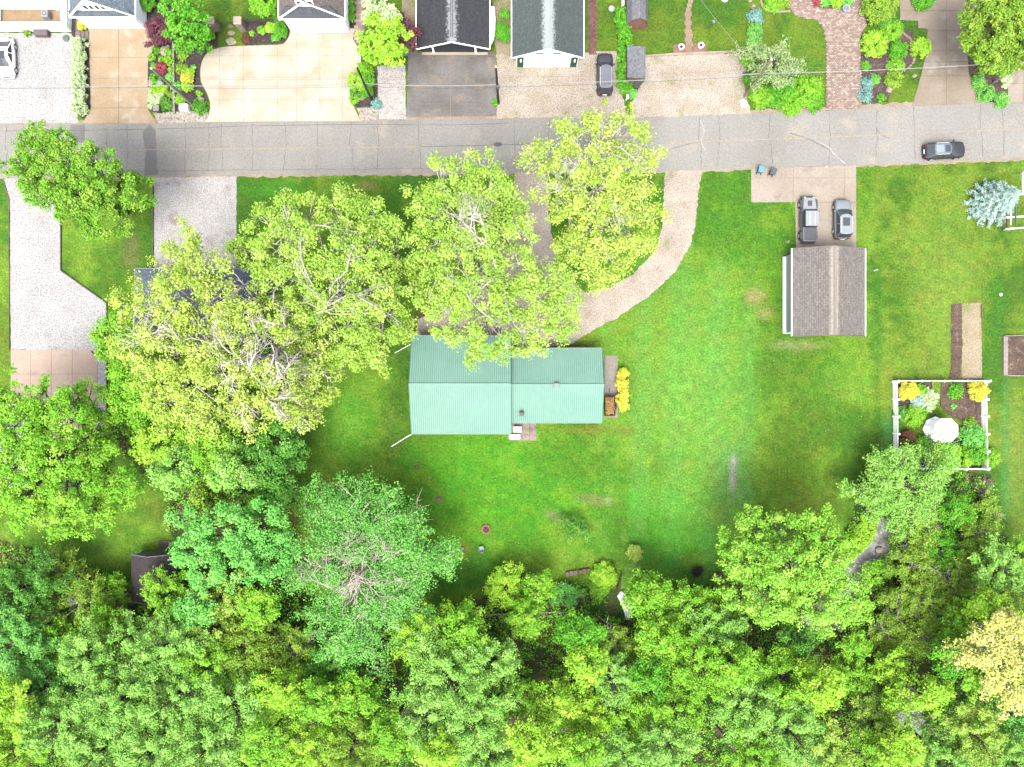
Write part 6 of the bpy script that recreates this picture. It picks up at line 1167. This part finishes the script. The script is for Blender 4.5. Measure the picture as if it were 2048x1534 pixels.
# --- forest along the bottom
FOR = [
 (40, 1180, 70, 'D', 9, 'dark green tree at the left edge just under the left lawn'), (125, 1145, 50, 'O', 5, 'olive thicket bush left of the dark brown shed'), (165, 1205, 50, 'O', 6, 'olive brown bushy tree left below the dark brown shed'),
 (215, 1180, 38, 'G', 4, 'small bright bush touching the left side of the dark brown shed'), (215, 1240, 45, 'G', 6, 'leafy green tree directly below-left of the dark brown shed'), (35, 1280, 75, 'K', 11, 'dark bluish green tree at the left edge, second below the lawn'),
 (115, 1290, 50, 'G', 8, 'bright mid-green tree right of the dark bluish tree at the left edge'), (100, 1370, 48, 'K', 8, 'greyish green tree with thin bare twigs at the left'), (20, 1400, 52, 'L', 11, 'yellowish tree at the left edge of the lower forest'), (45, 1490, 62, 'L', 12, 'yellow-lime tree in the bottom left corner'),
 (185, 1315, 60, 'P', 12, 'pale green plume-like tree left of centre in the lower left woods'), (258, 1270, 44, 'P', 9, 'pale tree just below the dark brown shed roof'), (345, 1290, 62, 'P', 12, 'pale feathery tree below the shed, right of the plume-like tree'), (255, 1390, 72, 'P', 13, 'broad pale green tree in the middle of the lower left woods'),
 (360, 1385, 60, 'P', 12, 'pale tree right of the broad one in the lower left woods'), (130, 1440, 66, 'P', 13, 'pale bluish tree between corner tree and broad pale tree'), (205, 1500, 62, 'P', 13, 'pale tree at the bottom edge, left third'), (305, 1490, 66, 'P', 13, 'pale green tree at the bottom edge below the broad one'),
 (335, 1190, 44, 'G', 8, 'light green tree hiding the lower right corner of the dark brown shed'), (395, 1220, 42, 'B', 9, 'bluish tree between shed and lime maple'), (450, 1190, 46, 'YG', 10, 'lime yellow maple right of the shed below the blue-green maple'), (430, 1255, 46, 'YG', 9, 'lime maple directly under the other lime yellow maple'), (515, 1210, 48, 'G', 9, 'round green maple left of the bare-branched tree'),
 (500, 1290, 56, 'O', 9, 'fine textured olive tree left below the bare-branched tree'), (420, 1330, 52, 'G', 11, 'mid-green tree under the lime maples'), (470, 1400, 64, 'P', 11, 'grey-green tree in the lower middle left'), (420, 1490, 60, 'P', 12, 'pale whitish tree at the bottom edge below the grey-green tree'), (590, 1300, 48, 'O', 7, 'yellow-olive tree under the left side of the bare-branched tree'), (560, 1380, 54, 'L', 9, 'lime-olive tree in the bottom middle left'), (530, 1480, 56, 'G', 10, 'green tree at the bottom edge left of middle'),
 (670, 1335, 52, 'D', 8, 'dark green tree right below the bare-branched tree'), (640, 1400, 54, 'G', 9, 'green tree above the straw-tinted bottom trees'), (715, 1400, 48, 'G', 8, 'green tree left of the big pale central tree'), (620, 1490, 54, 'L', 10, 'yellow-lime tree at the bottom edge near the middle'), (705, 1490, 60, 'O', 10, 'olive tree at the bottom edge left of the big pale tree'), (785, 1475, 50, 'G', 9, 'green tree at the bottom touching the big pale tree'),
 (845, 1265, 52, 'L', 10, 'bright yellow-lime tree at the lower lawn edge'), (925, 1255, 50, 'G', 9, 'light green tree at the lawn edge right of the yellow-lime one'), (905, 1345, 82, 'P', 13, 'biggest pale green tree of the bottom centre'), (985, 1320, 48, 'P', 11, 'pale tree joined to the right of the biggest pale tree'), (860, 1430, 62, 'P', 12, 'pale tree below the biggest pale tree'), (950, 1430, 66, 'P', 12, 'pale tree right below the biggest pale tree'), (1025, 1390, 46, 'G', 9, 'green tree at the right foot of the biggest pale tree'), (880, 1505, 50, 'L', 11, 'lime tree at the bottom edge in the centre'), (975, 1505, 56, 'P', 11, 'pale lime tree at the bottom edge right of centre'),
 (1010, 1175, 38, 'L', 4, 'sparse lime bush at the edge of the lower lawn'), (1075, 1180, 38, 'G', 4, 'sparse green bush right of the lime bush at the lawn edge'), (1050, 1235, 44, 'G', 5, 'light green thicket under the sparse bushes'), (1130, 1190, 26, 'B', 2, 'bluish low bush just under the block row'), (1165, 1265, 46, 'N', 7, 'vivid green bush tree left of the small stream'),
 (1170, 1330, 46, 'L', 8, 'lime tree below the vivid green one'), (1230, 1290, 44, 'O', 5, 'dark olive thicket below the small stream'), (1225, 1355, 48, 'P', 8, 'white-speckled pale tree below the olive thicket'), (1295, 1195, 46, 'G', 7, 'bright green tree right of the small stream at the lawn edge'), (1375, 1215, 52, 'G', 8, 'green tree at the lawn edge below the burnt brush pile'), (1430, 1255, 52, 'P', 10, 'light tree left below the big lime tree'), (1320, 1270, 52, 'G', 8, 'mid-green tree in the right centre woods'), (1395, 1320, 60, 'G', 11, 'dense tree in the right centre woods below the light tree'),
 (1300, 1350, 46, 'N', 7, 'small vivid tree in the right centre woods'), (1110, 1410, 50, 'L', 8, 'yellow-lime tree right of the biggest pale tree'), (1175, 1430, 48, 'L', 8, 'second yellow-lime tree right of the biggest pale tree'), (1075, 1490, 60, 'L', 11, 'lime tree at the bottom edge right of the centre'), (1165, 1505, 46, 'G', 9, 'green tree at the bottom edge below the two yellow-lime trees'), (1250, 1430, 52, 'G', 7, 'green thicket tree above the whitish bottom tree'), (1250, 1510, 50, 'P', 9, 'pale tree at the bottom edge left of the whitish one'), (1335, 1480, 50, 'P', 10, 'whitish pale tree at the bottom edge by the fallen log'), (1350, 1410, 48, 'G', 9, 'green tree above the fallen log'),
 (1465, 1330, 52, 'G', 10, 'green tree under the left foot of the big lime tree'), (1490, 1410, 60, 'P', 12, 'pale green leaning tree right of the fallen log'), (1560, 1350, 62, 'G', 12, 'tall mid-green tree right below the big lime tree'), (1570, 1450, 66, 'P', 13, 'pale yellow-green tree in the lower right woods'), (1640, 1380, 54, 'L', 12, 'lime tree right of the tall mid-green tree'), (1510, 1500, 54, 'G', 12, 'green tree at the bottom edge right of the fallen log'), (1640, 1500, 54, 'YG', 12, 'straw-green tree at the bottom edge in the right half'), (1600, 1275, 40, 'D', 8, 'dark tree in the shade of the big lime tree'),
 (1775, 1330, 34, 'L', 8, 'star-shaped lime sapling in the brown thicket'), (1790, 1395, 30, 'L', 8, 'slender lime tree beside the muddy hollow'), (1860, 1390, 40, 'L', 10, 'upright lime tree right of the muddy hollow'), (1745, 1440, 44, 'YG', 9, 'yellowish tree below the muddy hollow'), (1800, 1500, 56, 'L', 11, 'lime tree at the bottom edge in the right corner area'), (1935, 1460, 58, 'YG', 12, 'bright yellow-green tree in the lower right corner area'), (1880, 1510, 48, 'P', 11, 'pale tree at the bottom edge near the right corner'), (2005, 1510, 52, 'P', 12, 'pale green tree in the bottom right corner'), (2025, 1430, 44, 'K', 10, 'grey-green tree at the right edge near the corner'), (1710, 1510, 46, 'G', 10, 'green tree at the bottom edge below the yellowish tree'),
 (1900, 1315, 44, 'N', 9, 'vivid green tree left of the straw-yellow tree'), (1955, 1350, 42, 'G', 9, 'green tree between straw-yellow clumps'), (1995, 1140, 52, 'P', 9, 'light green tree at the lower right lawn edge'), (1975, 1215, 48, 'L', 9, 'lime tree right of the brown thicket'), (2035, 1200, 40, 'YG', 9, 'yellow-green tree at the right edge above the straw-yellow tree'), (2035, 1110, 34, 'G', 7, 'green tree at the right edge touching the lawn'),
 (1905, 1020, 38, 'N', 4, 'vivid green bush below the picket fence'), (1975, 1020, 30, 'O', 3, 'brownish green bush at the right lawn edge'), (1955, 1065, 38, 'O', 4, 'grey-brown bush right in the thicket'), (1850, 1050, 36, 'O', 4, 'olive bush at the top of the brown thicket'), (1822, 1078, 30, 'O', 3.5, 'olive bush beside the white boulder'), (1880, 1100, 40, 'N', 4, 'green bush in the middle of the brown thicket'), (1825, 1130, 40, 'O', 4.5, 'olive bush below the middle of the thicket'), (1905, 1165, 44, 'O', 5, 'olive tree in the right part of the thicket'), (1850, 1200, 42, 'O', 5.5, 'olive tree in the lower thicket'), (1790, 1205, 34, 'O', 4.5, 'small olive bush left in the lower thicket'), (1920, 1240, 46, 'G', 6.5, 'green tree at the lower right of the thicket'), (1840, 1265, 44, 'O', 6, 'olive tree above the star-shaped sapling'), (1770, 1265, 36, 'O', 5, 'thin olive bush left of the star-shaped sapling'), (1710, 1290, 34, 'G', 6, 'small tree right of the shaded dark tree'), (1700, 1350, 40, 'G', 7, 'green tree left of the star-shaped sapling'), (1950, 1120, 34, 'O', 5, 'grey-olive bush at the right of the thicket'), (1750, 1150, 26, 'G', 1.5, 'low bush at the stream below the white boulder')]
for n_, (x, y, r_, pl, h, lab) in enumerate(FOR):
    sparse = pl == 'O' and h < 8; big = h > 5.5; gp = 'trees of the wood along the bottom' if big else 'bushes of the thicket'
    nm = 'forest_tree' if big else 'thicket_bush'; ct = 'tree' if big else 'shrub'
    if pl in ('P', 'K', 'O', 'YG') or n_ % 3 == 0:
        plume(nm, lab, x, y, r_*1.13, h, pl, None, .8 if sparse else 1.05, .17 if not big else .19, BARK_P if sparse else BARK, gp, ct, cs=.34, bare=.12 if sparse else .02, flatv=.5, jag=.3)
    else:
        tree(nm, lab, sub(x, y, r_*1.02, h, 6 if r_ > 42 else 5), pl, None, .85 if sparse else 1.35, .19 if h < 6 else .22, group=gp, cat=ct, cr=.42 if h < 7 else .5, twig=.35, elong=1.2, vsq=.85)
tree('pale_tree', 'straw-yellow tree at the right edge of the lower woods', LB(11, (1990, 1260, 44, 1), (2025, 1275, 40, 1), (1975, 1300, 42, 1), (1925, 1302, 28, .85), (2015, 1320, 42, .95), (2000, 1360, 36, .9), (2025, 1395, 32, .85), (2045, 1240, 36, .9)), 'S', None, 1.2, .24, BARK_P, twig=.6, elong=1.3)
# undergrowth that nobody could count
def scatter(name, label, poly, n, ml, leaf, pal, zmax, seed, spread=.45, keepout=None):
    r = np.random.default_rng(seed); px_ = r.uniform(-120, 2170, n*3); py_ = r.uniform(min(p[1] for p in poly if p[1] > -100), 1680, n*3); k_ = inpoly(px_, py_, poly)
    px_, py_ = px_[k_][:n], py_[k_][:n]
    for ko in (keepout or []): kk = ~inpoly(px_, py_, ko); px_, py_ = px_[kk], py_[kk]
    cc = np.stack([(px_-1024)/S, (767-py_)/S, r.uniform(.08, zmax, len(px_))*vnoise(px_, py_, 28, seed)*1.6], 1); dv = rvec(len(cc), r); dv[:, 2] = np.abs(dv[:, 2])
    o = leafmesh(name, cc, dv, ml, spread, leaf, PAL[pal], r, 1., .9, None, 'stuff', vs=.4); o['label'] = label; return o
KO = [[(1768, 1040), (1782, 1060), (1770, 1100), (1745, 1128), (1690, 1190), (1652, 1262), (1610, 1262), (1690, 1140), (1730, 1105), (1742, 1060)], [(1228, 1175), (1262, 1190), (1275, 1230), (1240, 1240), (1205, 1225)]]
scatter('undergrowth', 'low dark green undergrowth beneath the woods', WILD, 6500, 20, .22, 'G', 1.3, 11, .5, KO)
scatter('undergrowth', 'low bright green undergrowth between the trees', WILD, 3600, 16, .2, 'N', .9, 12, .5, KO)
scatter('leaf_litter', 'brown twigs and leaf litter on the woodland floor', WILD, 2600, 9, .2, 'BR', .5, 13, .6, KO)
# dead twigs on the woodland floor
r = np.random.default_rng(3); v = MB(); px_ = r.uniform(-100, 2150, 5200); py_ = r.uniform(950, 1650, 5200); k_ = inpoly(px_, py_, WILD)
for a, b2 in zip(px_[k_], py_[k_]):
    t = r.uniform(0, 6.28); l = r.uniform(.3, 1.3); c = G(a, b2, r.uniform(.05, .9)); d = Vector((math.cos(t)*l, math.sin(t)*l, r.uniform(-.1, .5))); v.tube([c-d*.5, c+d*.5], [.025, .01], 3, False)
o = v.build('dead_twigs', mt('twig_grey', T(176, 162, 150), T(140, 122, 110)), kind='stuff')
# blossoms and pale leaves dotted over the lawns
r = np.random.default_rng(4); v = MB(); n = 1500; px_ = r.uniform(0, 2048, n); py_ = r.uniform(350, 1170, n); k_ = ~inpoly(px_, py_, WILD)
for a, b2 in zip(px_[k_], py_[k_]):
    q = r.uniform(.025, .06); t = r.uniform(0, 3.14); c = G(a, b2, .05); x_, y_ = q*math.cos(t), q*math.sin(t); v.quad(c+Vector((-x_, -y_, 0)), c+Vector((y_, -x_, .01)), c+Vector((x_, y_, 0)), c+Vector((-y_, x_, .01)))
v.build('fallen_petals', flat('petal', T(225, 228, 190)), kind='stuff')
print('LEAVES', NLEAF)
